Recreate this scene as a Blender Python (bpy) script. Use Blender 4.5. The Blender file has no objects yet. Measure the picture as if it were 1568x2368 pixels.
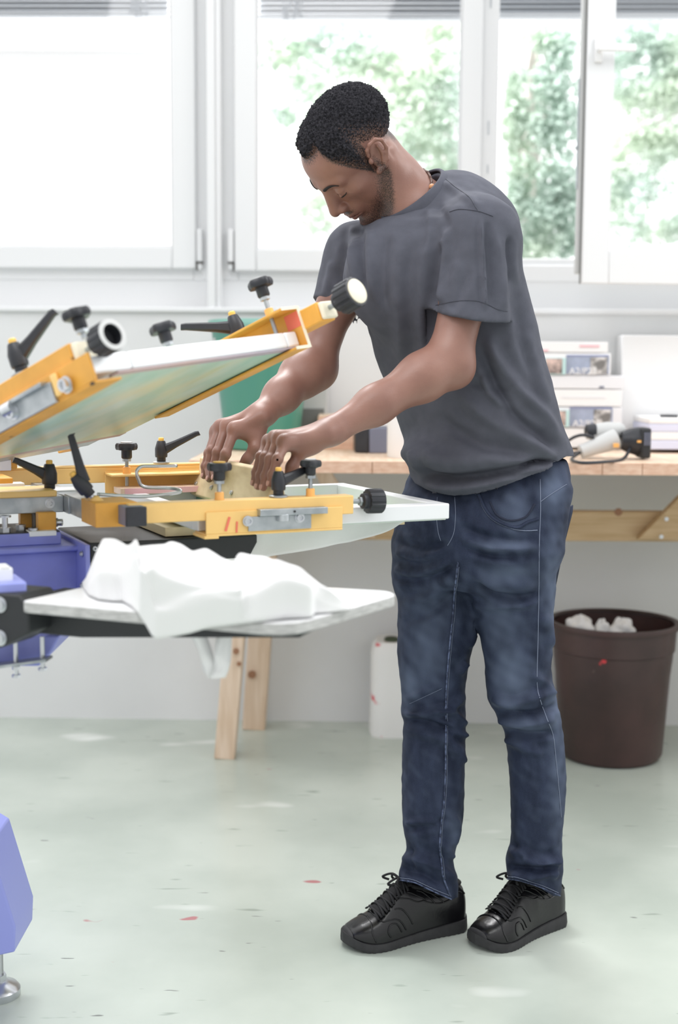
import bpy, bmesh, math, random
import numpy as np
from mathutils import Vector, Matrix
random.seed(7); rng = np.random.default_rng(7)
scene = bpy.context.scene
COL = scene.collection
PI = math.pi
# ------------------------------------------------------------------ camera
F_PX, CX, CY = 3000.0, 784.0, 1184.0
CAM = np.array([0.0, 0.0, 1.18]); PITCH = math.radians(6.35); ROLL = 0.006
_r = np.array([1.0, 0, 0]); FWD = np.array([0, math.cos(PITCH), -math.sin(PITCH)]); _u = np.array([0, math.sin(PITCH), math.cos(PITCH)])
RIGHT = math.cos(ROLL) * _r + math.sin(ROLL) * _u
UP = math.cos(ROLL) * _u - math.sin(ROLL) * _r
cd = bpy.data.cameras.new('camera'); cam = bpy.data.objects.new('camera', cd); COL.objects.link(cam)
cd.sensor_fit = 'VERTICAL'; cd.sensor_height = 36.0; cd.lens = F_PX / 2368 * 36.0; cd.clip_start = 0.05
cam.matrix_world = Matrix(((RIGHT[0], UP[0], -FWD[0], CAM[0]), (RIGHT[1], UP[1], -FWD[1], CAM[1]), (RIGHT[2], UP[2], -FWD[2], CAM[2]), (0, 0, 0, 1)))
cd.dof.use_dof = True; cd.dof.focus_distance = 2.5; cd.dof.aperture_fstop = 2.6
scene.camera = cam
# ------------------------------------------------------------------ sky, lamps, exposure
scene.view_settings.view_transform = 'Standard'; scene.view_settings.look = 'None'
scene.view_settings.gamma = 1.0; scene.view_settings.use_curve_mapping = False
scene.view_settings.exposure = 0.0
wld = bpy.data.worlds.new('overcast_sky'); scene.world = wld; wld.use_nodes = True
wn = wld.node_tree.nodes; wl_ = wld.node_tree.links
for n in list(wn): wn.remove(n)
w_out = wn.new('ShaderNodeOutputWorld'); w_bg = wn.new('ShaderNodeBackground'); w_tc = wn.new('ShaderNodeTexCoord')
w_sep = wn.new('ShaderNodeSeparateXYZ'); wl_.new(w_tc.outputs['Generated'], w_sep.inputs[0])
w_y = wn.new('ShaderNodeMapRange'); w_y.inputs[1].default_value = -0.4; w_y.inputs[2].default_value = 0.9; w_y.inputs[3].default_value = 0.78; w_y.inputs[4].default_value = 1.9
w_z = wn.new('ShaderNodeMapRange'); w_z.inputs[1].default_value = -0.1; w_z.inputs[2].default_value = 1.0; w_z.inputs[3].default_value = 0.0; w_z.inputs[4].default_value = 0.75
wl_.new(w_sep.outputs[1], w_y.inputs[0]); wl_.new(w_sep.outputs[2], w_z.inputs[0])
w_add = wn.new('ShaderNodeMath'); w_add.operation = 'ADD'; wl_.new(w_y.outputs[0], w_add.inputs[0]); wl_.new(w_z.outputs[0], w_add.inputs[1])
w_bg.inputs[0].default_value = (0.985, 0.99, 1.0, 1); wl_.new(w_add.outputs[0], w_bg.inputs[1]); wl_.new(w_bg.outputs[0], w_out.inputs[0])

def lamp(name, loc, target, sx, sy, power, col=(1, 1, 1)):
    l = bpy.data.lights.new(name, 'AREA'); l.shape = 'RECTANGLE'; l.size = sx; l.size_y = sy; l.energy = power; l.color = col
    o = bpy.data.objects.new(name, l); COL.objects.link(o); o.location = loc
    o.rotation_euler = (Vector(target) - Vector(loc)).to_track_quat('-Z', 'Y').to_euler(); return o
lamp('overhead_fill', (-0.6, 1.2, 3.3), (-0.3, 2.2, 0.6), 1.6, 1.0, 24)  # unseen overhead fill light, added for soft downward shading
lamp('overhead_fill', (2.2, 2.6, 3.2), (0.5, 2.7, 0.9), 1.0, 1.0, 22)  # second unseen fill light, added high on the right

lamp('facade_fill', (-1.0, 6.4, 6.2), (-2.2, 9.6, 1.2), 3.0, 2.0, 900)  # added fill light outdoors, brightens the facade and the leaves

# ------------------------------------------------------------------ pixel helpers (real depths, metres)
def ray(px, py): return FWD + (px - CX) / F_PX * RIGHT + (CY - py) / F_PX * UP
def at(px, py, d): return CAM + d * ray(px, py)
def on_z(px, py, z):
    r = ray(px, py); return CAM + r * ((z - CAM[2]) / r[2])
def on_y(px, py, y):
    r = ray(px, py); return CAM + r * (y / r[1])
def on_plane(px, py, o, n):
    r = ray(px, py); return CAM + r * (((o - CAM) @ n) / (r @ n))

# ------------------------------------------------------------------ materials
def srgb(c):
    c = np.array(c, float) / 255.0
    return tuple(np.where(c <= 0.04045, c / 12.92, ((c + 0.055) / 1.055) ** 2.4)) + (1.0,)
def mat(name, col, rough=0.5, metal=0.0, var=0.0, vscale=8.0, bump=0.0, bscale=60.0, col2=None, stretch=(1, 1, 1), spec=0.5, detail=4.0, lo=0.35, hi=0.65, trans=0.0, sss=0.0):
    m = bpy.data.materials.new(name); m.use_nodes = True
    nt = m.node_tree; b = nt.nodes['Principled BSDF']
    b.inputs['Base Color'].default_value = srgb(col); b.inputs['Roughness'].default_value = rough; b.inputs['Metallic'].default_value = metal
    b.inputs['Specular IOR Level'].default_value = spec
    if trans: b.inputs['Transmission Weight'].default_value = trans
    if sss:
        b.inputs['Subsurface Weight'].default_value = sss; b.inputs['Subsurface Radius'].default_value = (0.012, 0.005, 0.003); b.inputs['Subsurface Scale'].default_value = 1.0
    tc = nt.nodes.new('ShaderNodeTexCoord'); mp = nt.nodes.new('ShaderNodeMapping'); mp.inputs['Scale'].default_value = stretch
    nt.links.new(tc.outputs['Object'], mp.inputs[0])
    if col2 is not None or var:
        no = nt.nodes.new('ShaderNodeTexNoise'); no.inputs['Scale'].default_value = vscale; no.inputs['Detail'].default_value = detail
        nt.links.new(mp.outputs[0], no.inputs[0])
        rp = nt.nodes.new('ShaderNodeValToRGB'); rp.color_ramp.elements[0].position = lo; rp.color_ramp.elements[1].position = hi
        if col2 is None: col2 = [max(0, c * (1 - var)) for c in col]
        rp.color_ramp.elements[0].color = srgb(col2); rp.color_ramp.elements[1].color = srgb(col)
        nt.links.new(no.outputs[0], rp.inputs[0]); nt.links.new(rp.outputs[0], b.inputs['Base Color'])
    if bump:
        n2 = nt.nodes.new('ShaderNodeTexNoise'); n2.inputs['Scale'].default_value = bscale; n2.inputs['Detail'].default_value = 3
        nt.links.new(mp.outputs[0], n2.inputs[0]); bp = nt.nodes.new('ShaderNodeBump'); bp.inputs['Strength'].default_value = bump; bp.inputs['Distance'].default_value = 0.002
        nt.links.new(n2.outputs[0], bp.inputs['Height']); nt.links.new(bp.outputs[0], b.inputs['Normal'])
    return m
def spots(m, col, scale, thr, soft=0.02, seed=0.0, stretch=(1, 1, 1)):
    """paint specks / stains of their own colour over a material"""
    nt = m.node_tree; b = nt.nodes['Principled BSDF']
    tc = nt.nodes.new('ShaderNodeTexCoord'); mp = nt.nodes.new('ShaderNodeMapping'); mp.inputs['Location'].default_value = (seed, seed * 1.7, seed * .6); mp.inputs['Scale'].default_value = stretch
    nt.links.new(tc.outputs['Object'], mp.inputs[0])
    no = nt.nodes.new('ShaderNodeTexNoise'); no.inputs['Scale'].default_value = scale; no.inputs['Detail'].default_value = 2
    nt.links.new(mp.outputs[0], no.inputs[0])
    mr = nt.nodes.new('ShaderNodeMapRange'); mr.inputs[1].default_value = thr; mr.inputs[2].default_value = thr + soft
    nt.links.new(no.outputs[0], mr.inputs[0])
    mx = nt.nodes.new('ShaderNodeMixRGB'); nt.links.new(mr.outputs[0], mx.inputs[0])
    old = b.inputs['Base Color'].links
    if old: nt.links.new(old[0].from_socket, mx.inputs[1])
    else: mx.inputs[1].default_value = b.inputs['Base Color'].default_value
    mx.inputs[2].default_value = srgb(col); nt.links.new(mx.outputs[0], b.inputs['Base Color']); return m

M = {}
M['wall'] = mat('white_wall_paint', (226, 227, 227), 0.6, var=0.03, vscale=2.5, bump=0.15, bscale=90)
M['frame'] = mat('white_window_plastic', (232, 233, 234), 0.35)
M['panel'] = mat('white_panel', (229, 230, 231), 0.45)
M['dark_gasket'] = mat('grey_gasket', (120, 120, 118), 0.5)
M['gap'] = mat('dark_gap', (90, 88, 85), 0.8)
M['floor'] = mat('green_epoxy_floor', (191, 199, 190), 0.26, col2=(172, 181, 172), vscale=2.2, detail=9, lo=0.35, hi=0.62, bump=0.06, bscale=7, spec=0.5)
spots(M['floor'], (232, 236, 232), 3.0, 0.66, 0.16, 4.0, (1, 2.0, 1))
spots(M['floor'], (150, 160, 150), 16.0, 0.70, 0.06, 1.3, (0.5, 2.2, 1))
spots(M['floor'], (176, 120, 122), 11.0, 0.752, 0.03, 9.1, (0.8, 1.3, 1))
spots(M['floor'], (120, 124, 120), 30.0, 0.745, 0.03, 2.2, (0.4, 2.0, 1))
M['wood'] = mat('pale_pine', (236, 212, 188), 0.5, col2=(222, 192, 164), vscale=6, stretch=(14, 1.2, 1.2), detail=3)
M['wood_v'] = mat('pale_pine_upright', (228, 206, 184), 0.5, col2=(212, 186, 160), vscale=6, stretch=(12, 12, 0.9), detail=3)
M['wood_edge'] = mat('pine_board_edge', (230, 196, 172), 0.5, col2=(214, 172, 146), vscale=5, stretch=(8, 1, 20), detail=3)
M['wood_rail'] = mat('pine_rail', (206, 178, 140), 0.55, col2=(188, 158, 118), vscale=5, stretch=(1.2, 8, 22), detail=4)
M['knot'] = mat('wood_knot', (150, 108, 80), 0.6)
M['steel'] = mat('galvanised_steel', (188, 193, 196), 0.38, metal=0.75, col2=(160, 166, 170), vscale=30)
M['zinc'] = mat('zinc_bolt', (205, 208, 212), 0.28, metal=0.9)
M['dark_hole'] = mat('dark_socket', (45, 45, 48), 0.6)
M['alu'] = mat('white_aluminium_frame', (236, 238, 240), 0.35, metal=0.15)
M['yellow'] = mat('lit_yellow_lacquer', (248, 205, 128), 0.42, var=0.05, vscale=10)  # lit copy of the worn yellow: brighter light is put into this colour
M['yellow_dirty'] = spots(mat('worn_yellow_lacquer', (236, 172, 72), 0.45, var=0.10, vscale=14), (60, 48, 40), 26, 0.70, 0.03, 3.3)
M['yellow_cap'] = mat('yellow_plastic_cap', (246, 196, 96), 0.5)
M['orange'] = mat('orange_collar', (247, 184, 104), 0.45)
M['ivory'] = mat('ivory_plastic', (240, 232, 208), 0.5)
M['black'] = mat('black_plastic', (44, 46, 52), 0.42, var=0.15, vscale=40)
M['black_metal'] = mat('black_powder_coat', (38, 40, 43), 0.5, bump=0.2, bscale=300)
M['slate'] = mat('slate_tube', (118, 122, 140), 0.45)
M['blue'] = mat('blue_lacquer', (140, 147, 220), 0.42, var=0.08, vscale=12)
M['blue_light'] = mat('pale_blue_lacquer', (150, 158, 226), 0.4)
M['grey'] = mat('light_grey_plastic', (198, 199, 198), 0.5)
M['white'] = mat('white_plastic', (240, 240, 240), 0.45)
M['cloth'] = mat('white_cotton', (232, 232, 232), 0.85, bump=0.15, bscale=500)
M['green_bucket'] = mat('sea_green_plastic', (76, 140, 122), 0.35, sss=0.0)
M['teal'] = mat('teal_plastic', (130, 178, 165), 0.4)
M['brown'] = spots(spots(mat('dark_brown_plastic', (72, 50, 48), 0.38, var=0.25, vscale=5), (205, 60, 66), 17, 0.76, 0.02, 5.0), (150, 130, 126), 14, 0.745, 0.08, 8.0)
M['can'] = spots(mat('milky_plastic', (232, 231, 229), 0.45), (214, 90, 100), 17, 0.66, 0.05, 2.6)
M['moss'] = mat('mossy_cap', (72, 84, 60), 0.7, var=0.4, vscale=80)
M['red'] = mat('red_mark', (236, 120, 96), 0.5)
M['pink'] = mat('pink_print', (238, 190, 196), 0.6)
M['slat'] = mat('grey_blind_slat', (146, 153, 161), 0.5)
M['slat_lo'] = mat('blind_bottom_rail', (206, 210, 214), 0.5)
M['facade'] = mat('white_render_facade', (250, 250, 250), 0.8)
M['bark'] = mat('pale_bark', (238, 230, 226), 0.9, var=0.1, vscale=12)
def leaf_mat(name, a, b):
    m = mat(name, a, 0.6, col2=b, vscale=1.8, lo=0.4, hi=0.6)
    nt = m.node_tree; bs = nt.nodes['Principled BSDF']; out = nt.nodes['Material Output']
    tr = nt.nodes.new('ShaderNodeBsdfTranslucent'); mx = nt.nodes.new('ShaderNodeMixShader'); mx.inputs[0].default_value = 0.5
    nt.links.new(bs.inputs['Base Color'].links[0].from_socket, tr.inputs[0])
    nt.links.new(bs.outputs[0], mx.inputs[1]); nt.links.new(tr.outputs[0], mx.inputs[2]); nt.links.new(mx.outputs[0], out.inputs[0]); return m
M['leaf'] = leaf_mat('bright_leaf', (224, 234, 220), (206, 221, 212))
g = bpy.data.materials.new('window_glass'); g.use_nodes = True
nt = g.node_tree; nt.nodes.remove(nt.nodes['Principled BSDF'])
_t = nt.nodes.new('ShaderNodeBsdfTransparent'); _g = nt.nodes.new('ShaderNodeBsdfGlossy'); _g.inputs['Roughness'].default_value = 0.03
_f = nt.nodes.new('ShaderNodeFresnel'); _f.inputs[0].default_value = 1.45; _m = nt.nodes.new('ShaderNodeMixShader')
nt.links.new(_f.outputs[0], _m.inputs[0]); nt.links.new(_t.outputs[0], _m.inputs[1]); nt.links.new(_g.outputs[0], _m.inputs[2]); nt.links.new(_m.outputs[0], nt.nodes['Material Output'].inputs[0])
M['glass'] = g

# ------------------------------------------------------------------ object helpers
WM = {}
def setp(o, label=None, cat=None, group=None, kind=None):
    if label: o['label'] = label
    if cat: o['category'] = cat
    if group: o['group'] = group
    if kind: o['kind'] = kind
    return o
def thing(name, label, cat, loc=(0, 0, 0), rot=None, group=None, kind=None):
    o = bpy.data.objects.new(name, None); COL.objects.link(o); o.empty_display_size = 0.05
    m = Matrix.Translation(Vector(loc))
    if rot is not None: m = m @ Matrix(rot).to_4x4()
    o.matrix_world = m; WM[o] = m
    return setp(o, label, cat, group, kind)
def link_mesh(name, verts, faces, material, parent=None, smooth=False, bevel=0.0, seg=2, local=False, sharp=None, solid=0.0, subsurf=0):
    me = bpy.data.meshes.new(name)
    V = np.asarray(verts, float).reshape(-1, 3)
    root = parent
    if parent is not None and not local:
        mi = np.array(WM[parent].inverted()); V = V @ mi[:3, :3].T + mi[:3, 3]
    me.from_pydata(V.tolist(), [], [list(map(int, f)) for f in faces]); me.update()
    o = bpy.data.objects.new(name, me); COL.objects.link(o)
    if isinstance(material, (list, tuple)):
        for mm in material: me.materials.append(mm)
    else: me.materials.append(material)
    if parent is not None: o.parent = parent; WM[o] = WM[parent]
    else: WM[o] = Matrix.Identity(4)
    if smooth:
        for p in me.polygons: p.use_smooth = True
    if bevel > 0:
        b = o.modifiers.new('bevel', 'BEVEL'); b.width = bevel; b.segments = seg; b.limit_method = 'ANGLE'; b.angle_limit = math.radians(40)
        for p in me.polygons: p.use_smooth = True
        try: me.set_sharp_from_angle(angle=math.radians(35))
        except Exception: pass
        b.harden_normals = False
    elif sharp:
        try: me.set_sharp_from_angle(angle=math.radians(sharp))
        except Exception: pass
    if solid:
        s = o.modifiers.new('solid', 'SOLIDIFY'); s.thickness = solid; s.offset = 0
    if subsurf:
        s = o.modifiers.new('sub', 'SUBSURF'); s.levels = subsurf; s.render_levels = subsurf
    return o
def frame_from(z, x=None):
    z = np.array(z, float); z /= np.linalg.norm(z)
    if x is None: x = np.array([1.0, 0, 0]) if abs(z[0]) < 0.9 else np.array([0, 1.0, 0])
    x = np.array(x, float); x = x - (x @ z) * z; x /= np.linalg.norm(x); y = np.cross(z, x)
    return np.stack([x, y, z], 1)           # columns
I3 = np.eye(3)
class MB:
    def __init__(s, R=None, o=(0, 0, 0)):
        s.v = []; s.f = []; s.n = 0; s.R = I3 if R is None else np.array(R); s.o = np.array(o, float)
    def add(s, V, Fs):
        V = np.asarray(V, float) @ s.R.T + s.o
        s.v.append(V); s.f += [[i + s.n for i in f] for f in Fs]; s.n += len(V); return s
    def box(s, lo, hi):
        a, b = np.minimum(lo, hi), np.maximum(lo, hi)
        V = [(x, y, z) for z in (a[2], b[2]) for y in (a[1], b[1]) for x in (a[0], b[0])]
        return s.add(V, [(0, 2, 3, 1), (4, 5, 7, 6), (0, 1, 5, 4), (2, 6, 7, 3), (0, 4, 6, 2), (1, 3, 7, 5)])
    def obox(s, c, half, R=I3):
        V = [(x, y, z) for z in (-half[2], half[2]) for y in (-half[1], half[1]) for x in (-half[0], half[0])]
        V = np.array(V) @ np.array(R).T + np.array(c)
        return s.add(V, [(0, 2, 3, 1), (4, 5, 7, 6), (0, 1, 5, 4), (2, 6, 7, 3), (0, 4, 6, 2), (1, 3, 7, 5)])
    def beam(s, a, b, w, h, upv=(0, 0, 1)):
        a = np.array(a, float); b = np.array(b, float); d = b - a; L = np.linalg.norm(d)
        Rm = frame_from(d, None if upv is None else np.array(upv, float))   # local x = up
        return s.obox((a + b) / 2, (h / 2, w / 2, L / 2), Rm)
    def prism(s, poly, z0, z1):
        n = len(poly); V = [(p[0], p[1], z0) for p in poly] + [(p[0], p[1], z1) for p in poly]
        ar = sum(poly[i][0] * poly[(i + 1) % n][1] - poly[(i + 1) % n][0] * poly[i][1] for i in range(n))
        Fs = [list(range(n))[::-1], list(range(n, 2 * n))] + [(i, (i + 1) % n, (i + 1) % n + n, i + n) for i in range(n)]
        if ar < 0: Fs = [f[::-1] for f in Fs]
        return s.add(V, Fs)
    def lathe(s, prof, c=(0, 0, 0), ax=(0, 0, 1), n=24, cap0=True, cap1=True, fn=None):
        Rm = frame_from(ax); V = []
        for k, (r, z) in enumerate(prof):
            for i in range(n):
                a = 2 * PI * i / n; q = fn(a, k) if fn else 1.0
                V.append((r * q * math.cos(a), r * q * math.sin(a), z))
        V = np.array(V) @ Rm.T + np.array(c); Fs = []
        for k in range(len(prof) - 1):
            for i in range(n):
                j = (i + 1) % n; Fs.append((k * n + i, k * n + j, (k + 1) * n + j, (k + 1) * n + i))
        if cap0: Fs.append(list(range(n))[::-1])
        if cap1: Fs.append([(len(prof) - 1) * n + i for i in range(n)])
        return s.add(V, Fs)
    def tube(s, pts, r, n=10, closed=False, caps=True, flat=1.0, upv=None):
        P = np.array(pts, float); m = len(P); rr = np.full(m, r) if np.isscalar(r) else np.array(r)
        T = np.zeros_like(P)
        for i in range(m):
            a = P[(i - 1) % m] if (closed or i > 0) else P[i]; b = P[(i + 1) % m] if (closed or i < m - 1) else P[i]
            T[i] = (b - a) / (np.linalg.norm(b - a) + 1e-12)
        x = np.array(upv, float) if upv is not None else (np.array([0, 0, 1.0]) if abs(T[0][2]) < 0.9 else np.array([1.0, 0, 0]))
        V = []
        for i in range(m):
            x = x - (x @ T[i]) * T[i]; x /= np.linalg.norm(x) + 1e-12; y = np.cross(T[i], x)
            for k in range(n):
                a = 2 * PI * k / n; V.append(P[i] + rr[i] * (math.cos(a) * x * flat + math.sin(a) * y))
        Fs = []
        for i in range(m if closed else m - 1):
            j = (i + 1) % m
            for k in range(n):
                l = (k + 1) % n; Fs.append((i * n + k, i * n + l, j * n + l, j * n + k))
        if caps and not closed: Fs += [list(range(n))[::-1], [(m - 1) * n + k for k in range(n)]]
        return s.add(V, Fs)
    def grid(s, G):
        G = np.asarray(G, float); a, b = G.shape[:2]
        return s.add(G.reshape(-1, 3), [(i * b + j, i * b + j + 1, (i + 1) * b + j + 1, (i + 1) * b + j) for i in range(a - 1) for j in range(b - 1)])
    def ball(s, c, r, n=16, m=10, noise=0.0):
        r = np.ones(3) * np.array(r); prof = []
        V = []
        for k in range(m + 1):
            t = PI * k / m
            for i in range(n):
                a = 2 * PI * i / n; q = 1 + noise * (random.random() - .5)
                V.append((c[0] + r[0] * q * math.sin(t) * math.cos(a), c[1] + r[1] * q * math.sin(t) * math.sin(a), c[2] - r[2] * q * math.cos(t)))
        return s.add(V, [(k * n + i, k * n + (i + 1) % n, (k + 1) * n + (i + 1) % n, (k + 1) * n + i) for k in range(m) for i in range(n)])
    def build(s, name, material, parent=None, **kw):
        return link_mesh(name, np.concatenate(s.v), s.f, material, parent, **kw)
def spline(pts, n=40, closed=False):
    P = np.array(pts, float); m = len(P); out = []
    segs = m if closed else m - 1
    for i in range(segs):
        p0 = P[(i - 1) % m] if (closed or i > 0) else P[i]; p1 = P[i]; p2 = P[(i + 1) % m]; p3 = P[(i + 2) % m] if (closed or i < m - 2) else P[(i + 1) % m]
        k = max(2, n // segs)
        for t in np.arange(k) / k:
            out.append(0.5 * ((2 * p1) + (-p0 + p2) * t + (2 * p0 - 5 * p1 + 4 * p2 - p3) * t * t + (-p0 + 3 * p1 - 3 * p2 + p3) * t ** 3))
    if not closed: out.append(P[-1])
    return np.array(out)

# ------------------------------------------------------------------ setting: floor and window wall
WA = math.radians(1.3); WALL_O = np.array([0, 4.25, 0.0])
WR = np.array([[math.cos(WA), math.sin(WA), 0], [-math.sin(WA), math.cos(WA), 0], [0, 0, 1]])   # columns: along wall, outwards, up
def wl(px, py, y=0.0):
    p = on_plane(px, py, WALL_O + y * WR[:, 1], WR[:, 1]); q = WR.T @ (p - WALL_O); return q[0], q[2]
b = MB(); b.box((-3.6, -0.6, -0.05), (3.6, 4.6, 0.0)); setp(b.build('floor', M['floor']), 'pale green speckled epoxy floor', None, kind='structure')
z_ledge = wl(300, 720)[1]
b = MB(WR, WALL_O); b.box((-3.4, 0.0, -0.05), (3.4, 0.22, z_ledge)); setp(b.build('wall_back', M['wall']), 'white plastered wall below the windows', kind='structure')
b = MB(WR, WALL_O); b.box((-3.4, -0.018, z_ledge - 0.002), (3.4, 0.24, z_ledge + 0.014)); setp(b.build('trim_1', M['frame'], bevel=0.004), 'white ledge along the wall under the windows', kind='structure')
YR = 0.05                                                         # recess of the window plane behind the wall face
zb = wl(300, 640, YR)[1]
xa, xb = wl(480, 300, YR - .03)[0], wl(508, 300, YR - .03)[0]
# panels under the windows
b = MB(WR, WALL_O); b.box((-3.4, YR + 0.02, z_ledge), (3.4, 0.2, zb)); setp(b.build('trim_2', M['panel']), 'white panel between the ledge and the windows', kind='structure')
b = MB(WR, WALL_O); b.box((xa, -0.012, z_ledge + .012), (xb - .012, 0.2, 3.1)); b.box((xb - .012, 0.0, z_ledge + .012), (xb + .004, 0.2, 3.1))
setp(b.build('trim_3', M['frame'], bevel=0.003), 'narrow white post between the two left windows', kind='structure')
def frame_rect(mb, x0, x1, z0, z1, w, y0, y1, wb=None):
    wb = w if wb is None else wb
    mb.box((x0, y0, z0), (x0 + w, y1, z1)); mb.box((x1 - w, y0, z0), (x1, y1, z1))
    mb.box((x0 + w, y0, z0), (x1 - w, y1, z0 + wb)); mb.box((x0 + w, y0, z1 - w), (x1 - w, y1, z1)); return mb
ZT = 2.75
def window(idx, lab, fx0, fx1, fz0, sash=None, hinge=None):
    w = thing('window_%d' % idx, lab, None, WALL_O, WR, kind='structure')
    f = MB(WR, WALL_O); frame_rect(f, fx0, fx1, fz0, ZT, 0.055, YR + 0.015, 0.16); f.build('window_frame', M['frame'], w, bevel=0.004)
    if sash:
        x0, x1, z0, gx0, gx1, gz0 = sash
        s = MB(WR, WALL_O); z1 = ZT - .05
        y0, y1 = YR - 0.02, YR + 0.05
        s.box((x0, y0, z0), (gx0, y1, z1)); s.box((gx1, y0, z0), (x1, y1, z1)); s.box((gx0, y0, z0), (gx1, y1, gz0)); s.box((gx0, y0, z1 - .09), (gx1, y1, z1))
        so = s.build('sash', M['frame'], w, bevel=0.005)
        bd = MB(WR, WALL_O); frame_rect(bd, gx0 - .006, gx1 + .006, gz0 - .006, z1 - .084, 0.012, YR + .004, YR + .016); bd.build('glazing_bead', M['panel'], so)
        gl = MB(WR, WALL_O); gl.box((gx0, YR + .02, gz0), (gx1, YR + .026, z1 - .09)); gl.build('glass_pane', M['glass'], so)
    for hx, hz, sgn in (hinge or []):
        h = MB(WR, WALL_O); h.box((hx - .009, YR - .022, hz), (hx + .009, YR + .02, hz + .105)); ho = h.build('hinge', M['frame'], w, bevel=0.003)
        h = MB(WR, WALL_O); h.box((hx - .0095, YR - .0225, hz - .004), (hx + .0095, YR + .015, hz)); h.box((hx + sgn * .0095 - .0012, YR - .0225, hz - .028), (hx + sgn * .0095 + .0012, YR, hz)); h.build('hinge_gap', M['gap'], ho)
        h = MB(WR, WALL_O); h.box((hx - .007, YR - .018, hz - .024), (hx + .007, YR + .02, hz - .005)); h.build('hinge_cover', M['frame'], ho, bevel=.002)
    return w
ys = YR - 0.02
s1 = dict(x1=wl(452, 400, ys)[0], z0=wl(230, 620, ys)[1], gx1=wl(396, 400, ys)[0], gz0=wl(230, 569, ys)[1])
window(1, 'closed white window at the left with a blank bright view', -2.1, xa + .002, zb - .01, (-2.05, s1['x1'], s1['z0'], -1.98, s1['gx1'], s1['gz0']), [(wl(461, 560, ys)[0], wl(461, 605, ys)[1], -1)])
s2 = dict(x0=wl(541, 400, ys)[0], x1=wl(1112, 400, ys)[0], z0=wl(700, 627, ys)[1], gx0=wl(592, 400, ys)[0], gx1=wl(1066, 300, ys)[0], gz0=wl(700, 576, ys)[1])
xm = wl(1150, 300, YR)[0]
window(2, 'closed white window behind the man with a view of leaves', xb, xm - .052, zb - .01, (s2['x0'], s2['x1'], s2['z0'], s2['gx0'], s2['gx1'], s2['gz0']), [(wl(533, 560, ys)[0], wl(533, 606, ys)[1], 1)])
w3 = window(3, 'white window frame at the right whose sash stands open', xm - .052, 2.1, zb - .01)
f = MB(WR, WALL_O); z3 = wl(1250, 596, YR)[1]; f.box((xm, YR + .03, zb + .03), (2.04, .15, z3)); f.build('sill_rail', M['frame'], w3, bevel=.004)
f = MB(WR, WALL_O); x9 = wl(1131, 200, YR)[0]; f.box((x9, YR + .0125, wl(1131, 16, YR)[1]), (x9 + .004, YR + .03, 2.5)); f.box((x9, YR + .0125, wl(1131, 310, YR)[1]), (x9 + .0035, YR + .03, wl(1131, 278, YR)[1])); f.box((x9, YR + .0125, wl(1131, 400, YR)[1]), (x9 + .003, YR + .03, wl(1131, 380, YR)[1])); f.build('striker_plate', M['steel'], w3)
# open sash, hinged at the right, swung into the room
hp = on_y(1345, 655, 3.93); hz0 = hp[2]
far = on_plane(1568, 634, hp, np.array([0, 0, 1.0])); dvec = far - hp; dvec[2] = 0
# keep the sash at a plausible opening angle
ang = math.atan2(dvec[1], dvec[0]); ang = min(max(ang, math.radians(4)), math.radians(30))
SR = np.array([[math.cos(ang), -math.sin(ang), 0], [math.sin(ang), math.cos(ang), 0], [0, 0, 1]]); SO = hp.copy()
so = thing('window_4', 'open white window sash at the right edge, swung into the room', None, SO, SR, kind='structure')
SW = 0.86; z1 = ZT - .05 - hz0
f = MB(SR, SO); st = 0.082
f.box((0, 0, 0), (st, .022, z1)); f.box((SW - st, 0, 0), (SW, .022, z1)); f.box((st, 0, 0), (SW - st, .022, .098)); f.box((st, 0, z1 - .09), (SW - st, .022, z1))
f.build('sash', M['frame'], so, bevel=.003)
f = MB(SR, SO); f.box((-.012, .022, .03), (st - .02, .05, z1)); f.box((SW - st + .02, .022, .03), (SW + .012, .05, z1)); f.box((st - .02, .022, .03), (SW - st + .02, .05, .085)); f.box((st - .02, .022, z1 - .08), (SW - st + .02, .05, z1)); f.build('sash_rebate', M['grey'], so, bevel=.003)
f = MB(SR, SO); f.box((-.0028, .012, .0), (.0, .022, z1)); f.build('gasket', M['dark_gasket'], so)
f = MB(SR, SO); f.box((-.016, .03, .28), (-.011, .04, .6)); f.lathe([(.006, 0), (.006, .008)], (-.02, .035, .40), (1, 0, 0), 10); f.build('lock_rail', M['steel'], so)
f = MB(SR, SO); f.box((st, .024, .09), (SW - st, .03, z1 - .09)); f.build('glass_pane', M['glass'], so)
hx = (SR.T @ (on_plane(1383, 117, SO, SR[:, 1]) - SO)); hh = MB(SR, SO); hh.box((hx[0] - .012, -.012, hx[2] - .035), (hx[0] + .012, 0, hx[2] + .035)); ho = hh.build('handle', M['white'], so, bevel=.003)
hh = MB(SR, SO); hh.lathe([(.009, 0), (.009, .03)], (hx[0], -.04, hx[2]), (0, 1, 0), 14); hh.box((hx[0] - .008, -.05, hx[2] - .01), (hx[0] + .1, -.036, hx[2] + .01)); hh.build('handle_grip', M['white'], ho, bevel=.002)

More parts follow.
